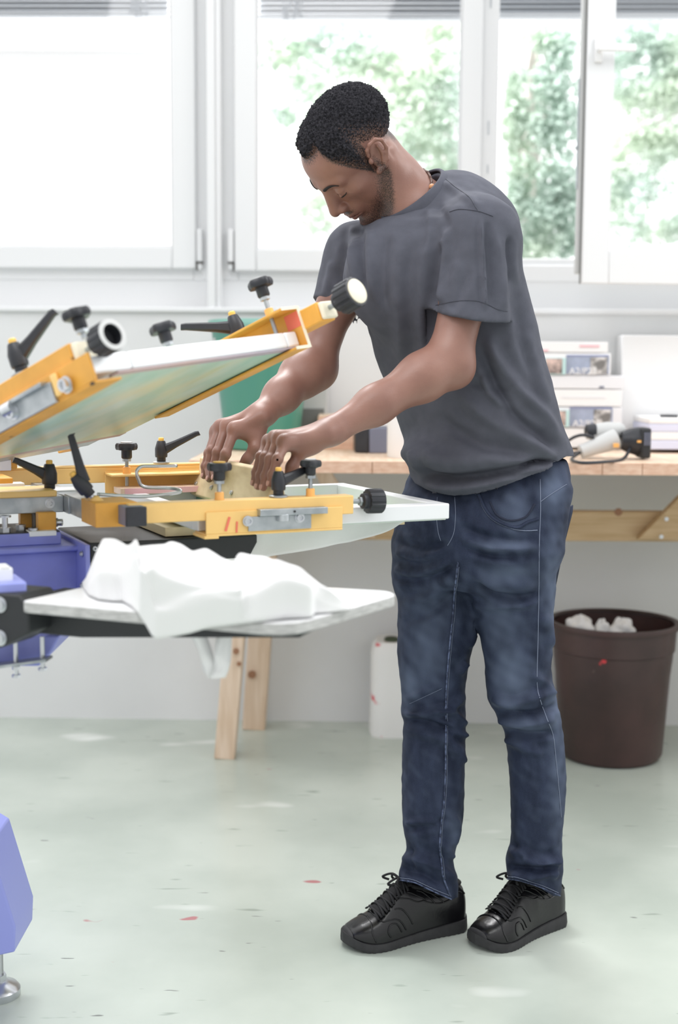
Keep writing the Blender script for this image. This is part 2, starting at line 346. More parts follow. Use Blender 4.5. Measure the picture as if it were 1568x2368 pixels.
# blinds hanging outside the panes
def blind(name, x0, x1, pyb, label, pxc, cordx=None):
    zbot = wl(pxc, pyb, 0.24)[1]
    t = thing(name, label, 'blind', WALL_O + WR @ np.array([(x0 + x1) / 2, .24, zbot]), WR, group='venetian blinds outside the windows')
    s = MB(WR, WALL_O); k = 0
    z = zbot + .014
    while z < 2.62:
        s.obox(((x0 + x1) / 2, .24, z), ((x1 - x0) / 2, .030, .0012), np.array([[1, 0, 0], [0, math.cos(.5), -math.sin(.5)], [0, math.sin(.5), math.cos(.5)]])); z += .0165
    s.build('slats', M['slat'], t)
    s = MB(WR, WALL_O); s.box((x0, .215, zbot), (x1, .265, zbot + .011)); s.build('bottom_rail', M['slat_lo'], t, bevel=.002)
    if cordx is not None:
        s = MB(WR, WALL_O)
        for i in range(9):
            a = random.uniform(-.022, .022)
            s.tube(spline([(cordx + a + random.uniform(-.02, .02), .205, zbot + random.uniform(-.012, .07)) for _ in range(5)], 24), .0016, 5)
        s.tube(spline([(cordx, .205, zbot + .02), (cordx + .01, .204, zbot - .005), (cordx - .02, .203, zbot - .02)], 10), .0014, 5)
        s.build('tangled_cord', M['slat'], t)
    return t
blind('venetian_blind', wl(-160, 40, .24)[0], wl(390, 40, .24)[0], 40, 'grey venetian blind gathered above the left window', 200, wl(322, 20, .2)[0])
blind('venetian_blind', wl(600, 46, .24)[0], wl(1082, 46, .24)[0], 46, 'grey venetian blind gathered above the window behind the man', 850, wl(675, 20, .2)[0])
blind('venetian_blind', wl(1140, 43, .24)[0], wl(1720, 43, .24)[0], 43, 'grey venetian blind gathered above the open window at the right', 1250)

# outside: pale house front and trees
t = thing('neighbouring_building', 'overexposed white building front seen through the left window', 'building', (-2.2, 9.6, 0))
b = MB(); b.box((-5.0, 9.6, -1.5), (-0.05 - .62, 10.2, 4.6)); b.build('facade', M['facade'], t)
e0 = on_y(-200, 60, 9.45); e1 = on_y(350, 80, 9.45)
b = MB(); b.box((e0[0] - 1, 9.42, e1[2] - .08), (e1[0], 9.6, e1[2] + .02)); b.build('eaves_band', M['facade'], t, bevel=.01)
def tree(label, Y, clusters, trunk, n, seed):
    rr = np.random.default_rng(seed); base = on_y(trunk[0][0], trunk[0][1], Y)
    t = thing('tree', label, 'tree', (base[0], Y, -1.5), group='trees outside the windows')
    tb = MB(); pts = [np.array([base[0] + .05, Y, -1.5])] + [on_y(p[0], p[1], Y + .2) for p in trunk]
    tb.tube(spline(pts, 30), np.linspace(.07, .03, len(spline(pts, 30))), 8)
    cents = []
    for (px, py, rx, ry, w) in clusters: cents.append((on_y(px, py, Y), rx / F_PX * Y, ry / F_PX * Y, w))
    for c, rx, ry, w in cents[::3]: tb.tube(spline([on_y(trunk[-1][0], trunk[-1][1], Y + .2), (c + on_y(trunk[-1][0], trunk[-1][1], Y)) / 2 + np.array([0, .1, .1]), c], 12), .012, 6)
    tb.build('trunk', M['bark'], t, smooth=True)
    V = []; Fs = []; wsum = sum(c[3] for c in cents)
    for c, rx, ry, w in cents:
        for _ in range(int(n * w / wsum)):
            g_ = rr.normal(size=3); g_ = g_ / np.linalg.norm(g_) * rr.random() ** .45
            p = c + g_ * np.array([rx, .6 * (rx + ry) / 2, ry]); s = rr.uniform(.03, .06)
            d = rr.normal(size=3); d[2] -= .6; d /= np.linalg.norm(d); sd = np.cross(d, rr.normal(size=3)); sd /= np.linalg.norm(sd); nn = np.cross(d, sd)
            k = len(V); V += [p, p + d * s * .5 + sd * s * .38 + nn * s * .08, p + d * s, p + d * s * .5 - sd * s * .38 + nn * s * .08]; Fs.append((k, k + 1, k + 2, k + 3))
    link_mesh('crown', V, Fs, M['leaf'], t)
    return t
tree('pale leafy tree with dangling twigs seen behind the head of the man', 7.6,
     [(690, 300, 60, 50, .4), (850, 420, 60, 50, .5), (1010, 60, 60, 40, 1.2), (780, 60, 80, 40, 1.4), (1030, 450, 40, 50, .5), (640, 110, 45, 60, 1.2), (700, 95, 60, 40, 1), (650, 250, 35, 40, .5), (730, 200, 50, 60, 1), (800, 130, 60, 60, 1.4), (870, 110, 70, 60, 1.6), (900, 190, 70, 70, 1.4), (990, 140, 80, 70, 1.8), (960, 250, 70, 80, 1.6), (1030, 220, 60, 80, 1.6), (1020, 330, 60, 70, 1.4), (940, 340, 50, 50, .8), (720, 470, 50, 50, .8), (750, 520, 40, 30, .3), (690, 180, 40, 50, .5), (1040, 390, 40, 30, .4)],
     [(1040, 560), (1045, 300)], 5200, 3)
tree('pale leafy tree seen in the open gap right of the man', 7.2,
     [(1190, 470, 40, 60, 1.4), (1310, 470, 50, 60, 1.6), (1190, 240, 30, 50, .8), (1240, 80, 40, 40, .6), (1190, 170, 40, 40, .5), (1290, 110, 50, 60, 1.2), (1280, 200, 55, 60, 1.6), (1240, 290, 60, 50, 1.2), (1300, 290, 50, 70, 1.4), (1200, 390, 40, 60, 1), (1280, 400, 60, 60, 1.6), (1250, 500, 60, 50, 1.6), (1300, 560, 50, 40, 1.4), (1220, 570, 50, 30, 1.4), (1180, 300, 30, 50, .6)],
     [(1232, 600), (1222, 250), (1236, 60)], 4000, 5)
tree('pale leafy tree seen through the open window sash', 8.4,
     [(1420, 400, 50, 60, 1), (1520, 330, 60, 60, 1.2), (1420, 470, 40, 60, .8), (1540, 180, 60, 60, 1.4), (1430, 110, 50, 60, 1.2), (1500, 90, 60, 60, 1.6), (1560, 130, 60, 60, 1.4), (1440, 210, 50, 50, 1.2), (1520, 220, 70, 50, 1.6), (1460, 320, 60, 60, 1.2), (1560, 330, 60, 60, 1), (1500, 430, 70, 50, .8), (1480, 530, 70, 40, .9), (1570, 520, 50, 40, .9), (1640, 250, 60, 120, 1.2)],
     [(1640, 620), (1600, 250)], 4800, 8)
# ------------------------------------------------------------------ workbench and what stands on it
ZB = 0.93; YF = 3.5
wb = thing('workbench', 'pale pine workbench along the wall under the windows', 'workbench', (0.4, 3.85, 0))
xl = on_y(437, 1060, YF)[0]
b = MB(); b.prism([(xl, YF), (2.0, YF - .03), (2.0, 4.2), (xl + .01, 4.24)], ZB - .034, ZB); tabletop = b.build('tabletop', [M['wood'], M['wood_edge']], wb, bevel=.002)
for p in tabletop.data.polygons:
    if abs(p.normal.z) < .5: p.material_index = 1
for px in (1390, 1482, 860, 1090): 
    b = MB(); q = on_y(px, 1080, YF); b.box((q[0], YF - .0285 * (q[0] - xl) / (2 - xl) - .0012, ZB - .034), (q[0] + .002, YF + .001, ZB - .002)); b.build('board_joint', M['knot'], wb)
def leg(p0, p1, w, d, name='leg'):
    b = MB(); b.beam(p0, p1, w, d, (0, 1, 0)); return b.build(name, M['wood_v'], wb, bevel=.004)
f0 = on_z(521, 1748, 0); 
l1 = leg((f0[0], f0[1], 0.0), (f0[0] + .075, f0[1] - .03, ZB - .034), .062, .075)
b = MB(); b.lathe([(.009, 0), (.009, .003)], on_y(546, 1506, f0[1] - .056), (0, -1, 0), 12); b.build('knot', M['knot'], l1); b = MB(); b.lathe([(.007, 0), (.007, .003)], on_y(553, 1535, f0[1] - .055), (0, -1, 0), 12); b.build('knot', M['knot'], l1)
f1 = on_z(590, 1672, 0)
l2 = leg((f1[0], f1[1] - .05, 0.0), (f1[0] + .06, f1[1] - .075, ZB - .034), .075, .075)
b = MB(); b.lathe([(.013, 0), (.013, .003)], on_y(583, 1560, f1[1] - .1), (0, -1, 0), 14); b.build('knot', M['knot'], l2)
b = MB(); q0 = on_y(600, 1178, 3.9); q1 = on_y(600, 1247, 3.9); b.box((q0[0] - .02, 3.9, q1[2]), (2.0, 3.94, q0[2])); b.build('apron', M['wood_rail'], wb, bevel=.002)
def brace(pts, m):
    b = MB(); P = [on_y(x, y, 3.86) for x, y in pts]; n = len(P); V = P + [p + np.array([0, .036, 0]) for p in P]
    b.add(V, [list(range(n))[::-1], [n + i for i in range(n)]] + [(i, (i + 1) % n, (i + 1) % n + n, i + n) for i in range(n)]); return b.build('brace', m, wb, bevel=.002)
brace([(728, 1093), (766, 1093), (868, 1243), (800, 1243)], M['wood_v']); br = brace([(1476, 1247), (1572, 1247), (1730, 1096), (1625, 1096)], M['wood_rail'])
for px, py in ((1541, 1200), (1529, 1241)): b = MB(); b.lathe([(.006, 0), (.006, .004)], on_y(px, py, 3.84), (0, -1, 0), 12); b.build('bolt', M['zinc'], br)
b = MB(); b.lathe([(.012, 0), (.012, .002)], on_y(1430, 1184, 3.9), (0, -1, 0), 12); b.build('knot', M['knot'], wb); b = MB(); b.lathe([(.010, 0), (.010, .002)], on_y(856, 1226, 3.9), (0, -1, 0), 12); b.build('knot', M['knot'], wb)
l3 = leg((1.6, 3.8, 0), (1.56, 3.8, ZB - .034), .062, .075); leg((1.55, 4.15, 0), (1.53, 4.13, ZB - .034), .075, .075)

def onbench(px, Y): 
    p = on_y(px, 1050, Y); return p[0]
# green bucket
Yb = 3.98; sc = Yb / F_PX; cx = onbench(606, Yb)
zt = on_y(606, 742, Yb)[2]
t = thing('bucket', 'sea green plastic bucket on the bench behind the raised screen', 'bucket', (cx, Yb, ZB))
b = MB(); r0 = 84 * sc; r1 = 118 * sc; hB = zt - ZB
b.lathe([(r0 - .01, 0), (r0, .006), (r1, hB), (r1 - .004, hB), (r0 - .006, .012), (0.001, .012)], (cx, Yb, ZB), n=40, cap1=False); b.build('body', M['green_bucket'], t, smooth=True, sharp=40)
b = MB(); b.lathe([(r1, -.03), (r1 + .006, -.028), (r1 + .006, 0), (r1 - .003, .002)], (cx, Yb, zt), n=40, cap0=False, cap1=False); b.build('rim', M['teal'], t, smooth=True)
# things standing in the bucket, seen over the raised frame
q = on_y(506, 757, 3.96); t = thing('paint_stick', 'beige wooden paint stick standing in the green bucket', 'stick', (q[0] + .045, 3.96, ZB + .02))
b = MB(); b.beam((q[0] + .05, 3.97, ZB + .02), (q[0], 3.95, q[2]), .03, .006, (1, 0, 0)); b.build('stick', M['ivory'], t, bevel=.001)
q = on_y(538, 770, 3.93); t = thing('spray_bottle', 'white spray bottle with a pale green collar standing in the green bucket', 'bottle', (q[0] + .03, 3.93, ZB + .02))
b = MB(); b.lathe([(.028, 0), (.03, .01), (.03, .2), (.012, .24), (.012, q[2] - ZB - .05)], (q[0] + .03, 3.96, ZB + .02), n=20); b.build('body', M['white'], t, smooth=True, sharp=40)
b = MB(); b.lathe([(.015, 0), (.015, .026)], (q[0] + .03, 3.95, q[2] - .03), (-.4, 0, 1), n=16); b.build('collar', M['teal'], t)
b = MB(); b.beam((q[0] + .03, 3.93, q[2] + .0), (q[0] - .055, 3.93, q[2] - .028), .026, .024, (0, 0, 1)); b.lathe([(.008, 0), (.006, .018)], (q[0] - .055, 3.93, q[2] - .028), (-1, 0, -.3), 10); b.build('nozzle', M['grey'], t, bevel=.003)
# grey panel next to bucket, wood block, black stapler, white tub
yy = 4.16; q0 = on_y(690, 770, yy); q1 = on_y(757, 945, yy)
t = thing('grey_box', 'tall light grey box on the bench right of the green bucket', 'box', ((q0[0] + q1[0]) / 2, yy, ZB)); b = MB(); b.box((q0[0], yy, ZB), (q1[0], yy + .05, q0[2])); b.build('body', M['grey'], t, bevel=.003)
b = MB(); b.box((q0[0] + .01, yy - .004, ZB + .001), (q1[0] - .01, yy, q1[2])); b.build('dark_base_panel', M['dark_gasket'], t)
yy = 3.98; q0 = on_y(735, 1026, yy); q1 = on_y(800, 968, yy)
t = thing('wood_block', 'short block of orange-ended timber on the bench between the forearms', 'block', (q0[0] + .04, yy, ZB)); b = MB(); b.box((q0[0], yy, ZB), (q1[0] + .16, yy + .2, q1[2] + .008)); o = b.build('block', [M['wood'], M['wood_edge']], t, bevel=.003)
for p in o.data.polygons:
    if p.normal.y < -.5: p.material_index = 1
yy = 3.82; q0 = on_y(818, 1033, yy); q1 = on_y(895, 985, yy)
t = thing('tool_case', 'black and grey case with a white lid on the bench under the left forearm', 'case', (q0[0] + .05, yy, ZB))
b = MB(); b.prism([(q0[0] + .004, yy), (q0[0] + .045, yy - .012), (q0[0] + .045, yy + .12), (q0[0], yy + .12)], ZB, q1[2] + .004); b.build('end_cap', M['black'], t, bevel=.006)
b = MB(); b.box((q0[0] + .045, yy - .01, ZB), (q1[0] + .05, yy + .11, q1[2] - .004)); b.build('body', M['slate'], t, bevel=.004)
b = MB(); b.box((q0[0] + .05, yy, q1[2] - .004), (q1[0] + .05, yy + .1, q1[2] + .02)); b.build('lid', M['white'], t, bevel=.006)
yy = 3.62; q0 = on_y(896, 1056, yy); q1 = on_y(1010, 930, yy); r = (q1[0] - q0[0]) / 2
t = thing('plastic_tub', 'white round tub on the bench at the waist of the man', 'tub', (q0[0] + r, yy + r, ZB)); b = MB(); b.lathe([(r - .002, 0), (r, .003), (r * 1.0, .16)], (q0[0] + r, yy + r * .6, ZB), n=36); b.build('body', M['white'], t, smooth=True, sharp=40)
# stack of white cartons with printed labels
yc = 4.03
def carton(p0, p1, lab, label_px=None, shade=None):
    a = on_y(p0[0], p0[1], yc); c = on_y(p1[0], p1[1], yc)
    zlo = max(c[2], ZB)
    t = thing('carton', lab, 'carton', ((a[0] + c[0]) / 2, yc + .07, zlo), group='white cartons stacked on the bench')
    b = MB(); b.box((a[0], yc, zlo + .0006), (c[0], yc + .15, a[2])); b.build('box', shade or M['white'], t, bevel=.002)
    if label_px:
        for li, (x0, y0, x1, y1, m, nm) in enumerate(label_px):
            fy = yc - .0015 - .0012 * li; u = on_y(x0, y0, fy); v = on_y(x1, y1, fy)
            b = MB(); b.box((u[0], fy, v[2]), (v[0], yc - .0002, u[2])); b.build(nm, m, t)
    return t
M['lbl_blue'] = mat('printed_blue_grey', (168, 178, 200), 0.6, var=.15, vscale=20)
M['lbl_edge'] = mat('printed_blue_line', (140, 148, 190), 0.6)
M['lbl_photo'] = mat('printed_photo', (225, 222, 220), 0.6, col2=(120, 118, 116), vscale=34, lo=.42, hi=.6)
M['lbl_skin'] = mat('printed_photo_warm', (222, 196, 186), 0.6, col2=(96, 90, 88), vscale=30, lo=.36, hi=.6)
M['lbl_teal'] = mat('printed_teal', (190, 222, 220), 0.6)
M['ltgrey'] = mat('grey_white_carton', (232, 233, 236), 0.6)
M['boxblue'] = mat('pale_blue_carton', (214, 218, 238), 0.6)
c1 = carton((1225, 870), (1416, 1034), 'lower white carton with a photo label, bottom of the stack on the bench', None)
# the stack is built bottom-up: heights measured from the photo
for o in list(c1.children): bpy.data.objects.remove(o)
bpy.data.objects.remove(c1)
def photo_label(y0, y1, dx=0, red=False):
    return [(1310 + dx, y0, 1408 + dx, y1, M['lbl_blue'], 'blue_label'), (1310 + dx, y0 - 3, 1408 + dx, y0, M['lbl_edge'], 'label_border'), (1366 + dx, y0 + 2, 1404 + dx, y1 - 1, M['lbl_photo'], 'label_photo'),
            (1246 + dx, y0 + 4, 1308 + dx, y1, M['lbl_teal'], 'teal_label'), (1262 + dx, y0 + 5, 1300 + dx, y1 - 2, M['lbl_skin'], 'label_portrait')]
def text(txt, px, py, h_px, Y, m, parent, name='lettering'):
    cu = bpy.data.curves.new(name, 'FONT'); cu.body = txt; s = Y / F_PX; cu.size = h_px * s / .7; cu.extrude = .0003
    o = bpy.data.objects.new(name, cu); COL.objects.link(o)
    p = on_y(px, py, Y); o.matrix_world = Matrix.Translation(Vector(p)) @ Matrix.Rotation(PI / 2, 4, 'X')
    dg = bpy.context.evaluated_depsgraph_get(); me = bpy.data.meshes.new_from_object(o.evaluated_get(dg)); mw = o.matrix_world.copy()
    V = [mw @ v.co for v in me.vertices]; Fs = [list(p.vertices) for p in me.polygons]
    bpy.data.objects.remove(o); bpy.data.curves.remove(cu)
    return link_mesh(name, [tuple(v) for v in V], Fs, m, parent)
k1 = carton((1226, 990), (1440, 1036), 'plain white carton at the bottom of the carton stack', None)
k2 = carton((1226, 941), (1438, 990), 'white carton with a photo label, lower of the two printed ones in the stack', photo_label(945, 987, 8), M['ltgrey'])
k3 = carton((1226, 900), (1438, 941), 'plain white carton between the two printed cartons of the stack', [(1300, 917, 1400, 921, M['ltgrey'], 'faint_print')])
k4 = carton((1226, 868), (1446, 900), 'plain grey-white carton just under the upper printed carton', [(1386, 893, 1397, 898, M['slate'], 'barcode')], M['ltgrey'])
k5 = carton((1226, 816), (1412, 868), 'white carton with a photo label, upper of the two printed ones in the stack', photo_label(824, 866))
k6 = carton((1226, 790), (1406, 816), 'white carton with small pink print, topmost of the carton stack', [(1252, 808, 1268, 813, M['pink'], 'pink_print'), (1341, 798, 1386, 803, M['pink'], 'pink_print')])
text('A2/P23', 1316, 865, 15, yc - .009, M['white'], k5); text('A2/P23', 1324, 986, 15, yc - .009, M['white'], k2)
# tall white box behind, right
t = thing('large_white_box', 'large white box on the bench right of the carton stack', 'box', (1.15, 4.17, ZB))
q0 = on_y(1440, 775, 4.14); b = MB(); b.box((q0[0], 4.14, ZB), (1.9, 4.22, q0[2])); b.build('box', M['white'], t, bevel=.003)
yb = 3.9
def flat_box(py0, py1, label, m):
    a = on_y(1502, py0, yb); c = on_y(1502, py1, yb); t = thing('flat_box', label, 'box', (a[0] + .2, yb + .1, max(ZB, c[2])), group='flat boxes at the right end of the bench')
    b = MB(); b.box((a[0], yb, max(ZB, c[2]) + .0006), (a[0] + .42, yb + .22, a[2])); b.build('box', m, t, bevel=.003); return a[2]
flat_box(1018, 1040, 'lower pale blue flat box beside the power tool', M['boxblue']); flat_box(999, 1018, 'middle white flat box beside the power tool', M['white']); ztop = flat_box(980, 999, 'upper pale blue flat box beside the power tool', M['boxblue'])
zt2 = flat_box(966, 980, 'topmost white flat box beside the power tool', M['white'])
q = on_y(1545, 966, yb + .04); t = thing('black_clip', 'small black pointed clip on the topmost flat box', 'clip', (q[0], yb + .04, zt2)); b = MB(); b.prism([(q[0] - .025, yb + .04), (q[0] + .028, yb + .03), (q[0] + .01, yb + .07)], zt2, zt2 + .008); b.build('clip', M['black'], t, bevel=.001)
# power tool with cable
yt = 3.62; sc = yt / F_PX
def pt(px, py, dy=0): return on_y(px, py, yt + dy)
t = thing('power_tool', 'grey and black corded power tool lying on the bench', 'tool', pt(1420, 1066))
b = MB(); b.lathe([(.004, 0), (.019, .004), (.021, .03), (.026, .075), (.029, .105), (.029, .112)], pt(1340, 1046), pt(1448, 1006, .02) - pt(1340, 1046), 24); b.build('grip', M['grey'], t, smooth=True, sharp=45)
b = MB(); b.lathe([(.024, 0), (.034, .02), (.040, .045), (.040, .06), (.036, .068)], pt(1436, 1018, .015), pt(1500, 1022, .015) - pt(1436, 1018, .015), 24); b.build('motor_head', M['black'], t, smooth=True, sharp=45)
b = MB(); e = pt(1488, 1022, .0); b.box((e[0] - .012, e[1] - .028, e[2] - .045), (e[0] + .016, e[1] + .05, e[2] + .040)); vv = b.build('vent_plate', M['black_metal'], t, bevel=.006)
b = MB()
for i in range(3): b.box((e[0] - .004 + i * .006, e[1] - .031, e[2] - .008), (e[0] - .001 + i * .006, e[1] - .027, e[2] + .028))
b.build('vent_slots', M['slate'], vv)
b = MB(); q = pt(1425, 1030, -.024); b.obox(q, (.008, .003, .006)); b.build('switch', M['orange'], t, bevel=.001)
b = MB(); q = pt(1478, 1021, -.030); b.obox(q, (.005, .003, .003)); b.build('mark', M['orange'], t)
b = MB(); b.lathe([(.019, 0), (.022, .02), (.026, .06), (.022, .1), (.012, .11)], pt(1355, 1000, .05), pt(1475, 992, .05) - pt(1355, 1000, .05), 20); b.build('upper_body', M['grey'], t, smooth=True, sharp=45)
b = MB(); b.lathe([(.010, 0), (.020, .006), (.022, .03), (.018, .034)], pt(1352, 998, .048), pt(1400, 995, .048) - pt(1352, 998, .048), 18); b.build('collar', M['black'], t, smooth=True, sharp=45)
b = MB()
zc = ZB + .005
def cz(px, py): 
    p = on_z(px, py, zc); p[1] = min(p[1], 4.1); return p
b.tube(spline([pt(1342, 1046), cz(1322, 1062), cz(1345, 1070), cz(1400, 1068), cz(1440, 1062), pt(1458, 1036, -.01)], 50), .0045, 8)
b.tube(spline([pt(1374, 1012), pt(1350, 1006), pt(1330, 1010), pt(1312, 1020), pt(1290, 1030)], 30), .0045, 8)
b.tube(spline([pt(1372, 1026), cz(1350, 1042), cz(1325, 1048), cz(1290, 1052), cz(1250, 1050)], 30), .0045, 8)
b.tube(spline([pt(1360, 1030), cz(1336, 1034), cz(1300, 1034), cz(1260, 1034)], 30), .004, 8)
b.build('cable', M['black'], t, smooth=True)
# jerrycan on the floor
yj = 4.12; q = on_z(893, 1696, 0); s = 4.1 / F_PX; x0 = on_y(857, 1600, yj)[0]; x1 = x0 + 150 * s; zt = on_y(893, 1486, yj - .05)[2]
t = thing('jerrycan', 'milky white jerrycan with red paint drips by the wall, half hidden by jeans', 'canister', ((x0 + x1) / 2, yj, 0))
b = MB(); pr = [(x0, yj - .07), (x1, yj - .07), (x1, yj + .08), (x0, yj + .08)]
b.prism(pr, 0.0, zt - .03); 
b2 = MB(); hx_ = (x0 + x1) / 2; V = []
rows = [(0, 1.0), (.01, 1.03), (zt * .45, 1.0), (zt - .05, 1.0), (zt - .02, .96), (zt, .84)]
for z, k in rows:
    for i in range(40):
        a = 2 * PI * i / 40; cs, sn = math.cos(a), math.sin(a); e_ = 5
        rx = (x1 - x0) / 2 * k; ry = .075 * k; q_ = (abs(cs) ** e_ + abs(sn) ** e_) ** (-1 / e_)
        V.append((hx_ + rx * q_ * cs, yj + .005 + ry * q_ * sn, z))
Fs = [(k * 40 + i, k * 40 + (i + 1) % 40, (k + 1) * 40 + (i + 1) % 40, (k + 1) * 40 + i) for k in range(5) for i in range(40)] + [list(range(40))[::-1], [200 + i for i in range(40)]]
link_mesh('body', V, Fs, M['can'], t, smooth=True, sharp=50)
b = MB(); qx = on_y(905, 1495, yj - .02)[0]; b.lathe([(.024, 0), (.024, .004), (.022, .022), (.018, .024)], (qx, yj - .02, zt - .012), n=20); b.build('cap', M['moss'], t, smooth=True, sharp=40)
# brown bin with rags
q = on_z(1410, 1745, 0); bx, by = q[0], q[1]; s = by / F_PX; hb = 0
for _ in range(1): hb = on_y(1410, 1436, by)[2]
dsc = (by * math.cos(PITCH) + CAM[2] * math.sin(PITCH)) / F_PX
rt = 146 * dsc * .97; rb = 118 * dsc
t = thing('waste_bin', 'dark brown round plastic bin with red paint specks at the right', 'bin', (bx, by, 0))
b = MB(); b.lathe([(rb - .022, .0), (rb - .008, .004), (rb, .018), (rb + (rt - .006 - rb) * .8, hb * .8), (rt - .004, hb * .8 + .004), (rt, hb - .008), (rt - .006, hb - .008), (rb + (rt - rb) * .7, hb * .76), (rb - .012, .02), (.001, .02)], (bx, by, 0), n=64, cap1=False); b.build('body', M['brown'], t, smooth=True, sharp=35)
b = MB(); b.lathe([(rt - .006, -.012), (rt + .008, -.012), (rt + .011, -.004), (rt + .009, .003), (rt - .002, .004), (rt - .008, -.001)], (bx, by, hb), n=64, cap0=False, cap1=False); b.build('rim', M['brown'], t, smooth=True, sharp=60)
def rag(px, py, wpx, hpx, label, seed):
    c = on_plane(px, py, np.array([bx, by, 0]), np.array([0, 1.0, 0])); r2 = random.Random(seed); ph = [r2.uniform(0, 6) for _ in range(6)]; V = []
    rx = wpx / 2 * dsc; rz = .035; n, m = 28, 16
    for k in range(m + 1):
        th = PI * k / m
        for i in range(n):
            a = 2 * PI * i / n; q_ = 1 + .16 * math.sin(3 * a + ph[0] + 2 * th) + .10 * math.sin(5 * a + ph[1] - 3 * th) + .08 * math.sin(7 * th + ph[2] + 2 * a)
            V.append((c[0] + rx * q_ * math.sin(th) * math.cos(a), by - .02 + rx * .9 * q_ * math.sin(th) * math.sin(a), c[2] - rz * .6 - rz * q_ * math.cos(th)))
    Fs = [(k * n + i, k * n + (i + 1) % n, (k + 1) * n + (i + 1) % n, (k + 1) * n + i) for k in range(m) for i in range(n)]
    o = link_mesh('rag', V, Fs, M['cloth'], None, smooth=True); setp(o, label, 'rag', 'white rags in the brown bin')
rag(1340, 1434, 62, 40, 'left white crumpled rag in the brown bin', 1); rag(1390, 1443, 32, 30, 'small middle white rag in the brown bin', 2); rag(1438, 1441, 56, 36, 'right white crumpled rag in the brown bin', 3)
# ------------------------------------------------------------------ screen printing press
def star_knob(par, base, ax, top=0.055, sc=1.0, cap=None, below=0.0, collar='orange', spin=0.0, nut=True):
    """base: point on the arm where the spindle goes in; head bottom sits `top` above it"""
    base = np.array(base, float); ax = np.array(ax, float) / np.linalg.norm(ax)
    b = MB(); hr, hh, nr, nh = .0225 * sc, .014 * sc, .0105 * sc, .017 * sc
    o = base + ax * (top - nh)
    b.lathe([(nr * .85, 0), (nr, .002), (nr, nh), (nr * 1.15, nh)], o, ax, 20)
    lob = lambda a, k: 1 - .16 * (.5 + .5 * math.cos(5 * (a + spin)))
    b.lathe([(hr * .55, nh - .001), (hr * .93, nh), (hr, nh + hh * .25), (hr, nh + hh * .65), (hr * .9, nh + hh * .92), (hr * .5, nh + hh)], o, ax, 50, fn=lambda a, k: 1 - (.17 if k < 5 else .05) * (.5 + .5 * math.cos(5 * (a + spin))))
    k = b.build('star_knob', M['black'], par, smooth=True, sharp=50)
    c = MB(); c.lathe([(hr * .5, 0), (hr * .5, .0012), (hr * .42, .0018)], o + ax * (nh + hh), ax, 20); c.build('knob_cap', M[cap or 'grey'], k)
    s = MB(); s.lathe([(.0036, -below), (.0036, top - nh)], base, ax, 10)
    if nut: s.lathe([(.0085, 0), (.0085, .005)], o - ax * .0055, ax, 6)
    if below > .01: s.lathe([(.007, -below - .004), (.0075, -below + .006)], base, ax, 12)
    s.build('spindle', M['steel'], par, smooth=True, sharp=30)
    if collar:
        c = MB(); c.lathe([(.0085, -.001), (.0075, .003), (.0075, .012), (.006, .013)], base, ax, 16); c.build('collar', M[collar], par, smooth=True, sharp=40)
    return k
def lever(par, base, ax, dirv, L=.078, sc=1.0, rise=.22, washer=True, name='clamp_lever'):
    base = np.array(base, float); ax = np.array(ax, float) / np.linalg.norm(ax); d = np.array(dirv, float); d = d - (d @ ax) * ax; d /= np.linalg.norm(d)
    if washer:
        w = MB(); w.lathe([(.0155 * sc, 0), (.0165 * sc, .001), (.0165 * sc, .003), (.015 * sc, .004)], base, ax, 24); w.build('washer', M['steel'], par, smooth=True, sharp=40)
    o = base + ax * .004
    b = MB(); b.lathe([(.0085 * sc, 0), (.009 * sc, .001), (.009 * sc, .008 * sc), (.0118 * sc, .0085 * sc), (.0125 * sc, .012 * sc), (.0125 * sc, .026 * sc), (.0085 * sc, .040 * sc), (.0075 * sc, .0415 * sc)], o, ax, 28)
    # tapered arm of the lever
    p0 = o + ax * .024 * sc + d * .006 * sc; p1 = o + ax * (.024 * sc + L * rise) + d * L * .93; p2 = p1 + d * L * .09 + ax * L * .02
    y = np.cross(ax, d); V = []
    for p, w, h in ((p0, .0072 * sc, .010 * sc), (p0 * .65 + p1 * .35, .0066 * sc, .0072 * sc), (p1, .0052 * sc, .0052 * sc), (p2, .0044 * sc, .0048 * sc)):
        q = (p1 - p0) / np.linalg.norm(p1 - p0); up_ = np.cross(q, y); up_ = up_ if up_ @ ax > 0 else -up_
        for cy, cz in ((-1, -.6), (-.6, -1), (.6, -1), (1, -.6), (1, .6), (.6, 1), (-.6, 1), (-1, .6)): V.append(p + y * w * cy + up_ * h * cz)
    Fs = [(k * 8 + i, k * 8 + (i + 1) % 8, (k + 1) * 8 + (i + 1) % 8, (k + 1) * 8 + i) for k in range(3) for i in range(8)] + [list(range(8))[::-1], [24 + i for i in range(8)]]
    b.add(V, Fs)
    k = b.build(name, M['black'], par, smooth=True, sharp=35)
    c = MB(); c.lathe([(.0055 * sc, 0), (.0055 * sc, .005 * sc), (.004 * sc, .0065 * sc)], o + ax * .0415 * sc, ax, 16); c.build('lever_button', M['yellow_cap'], k, smooth=True, sharp=40)
    return k
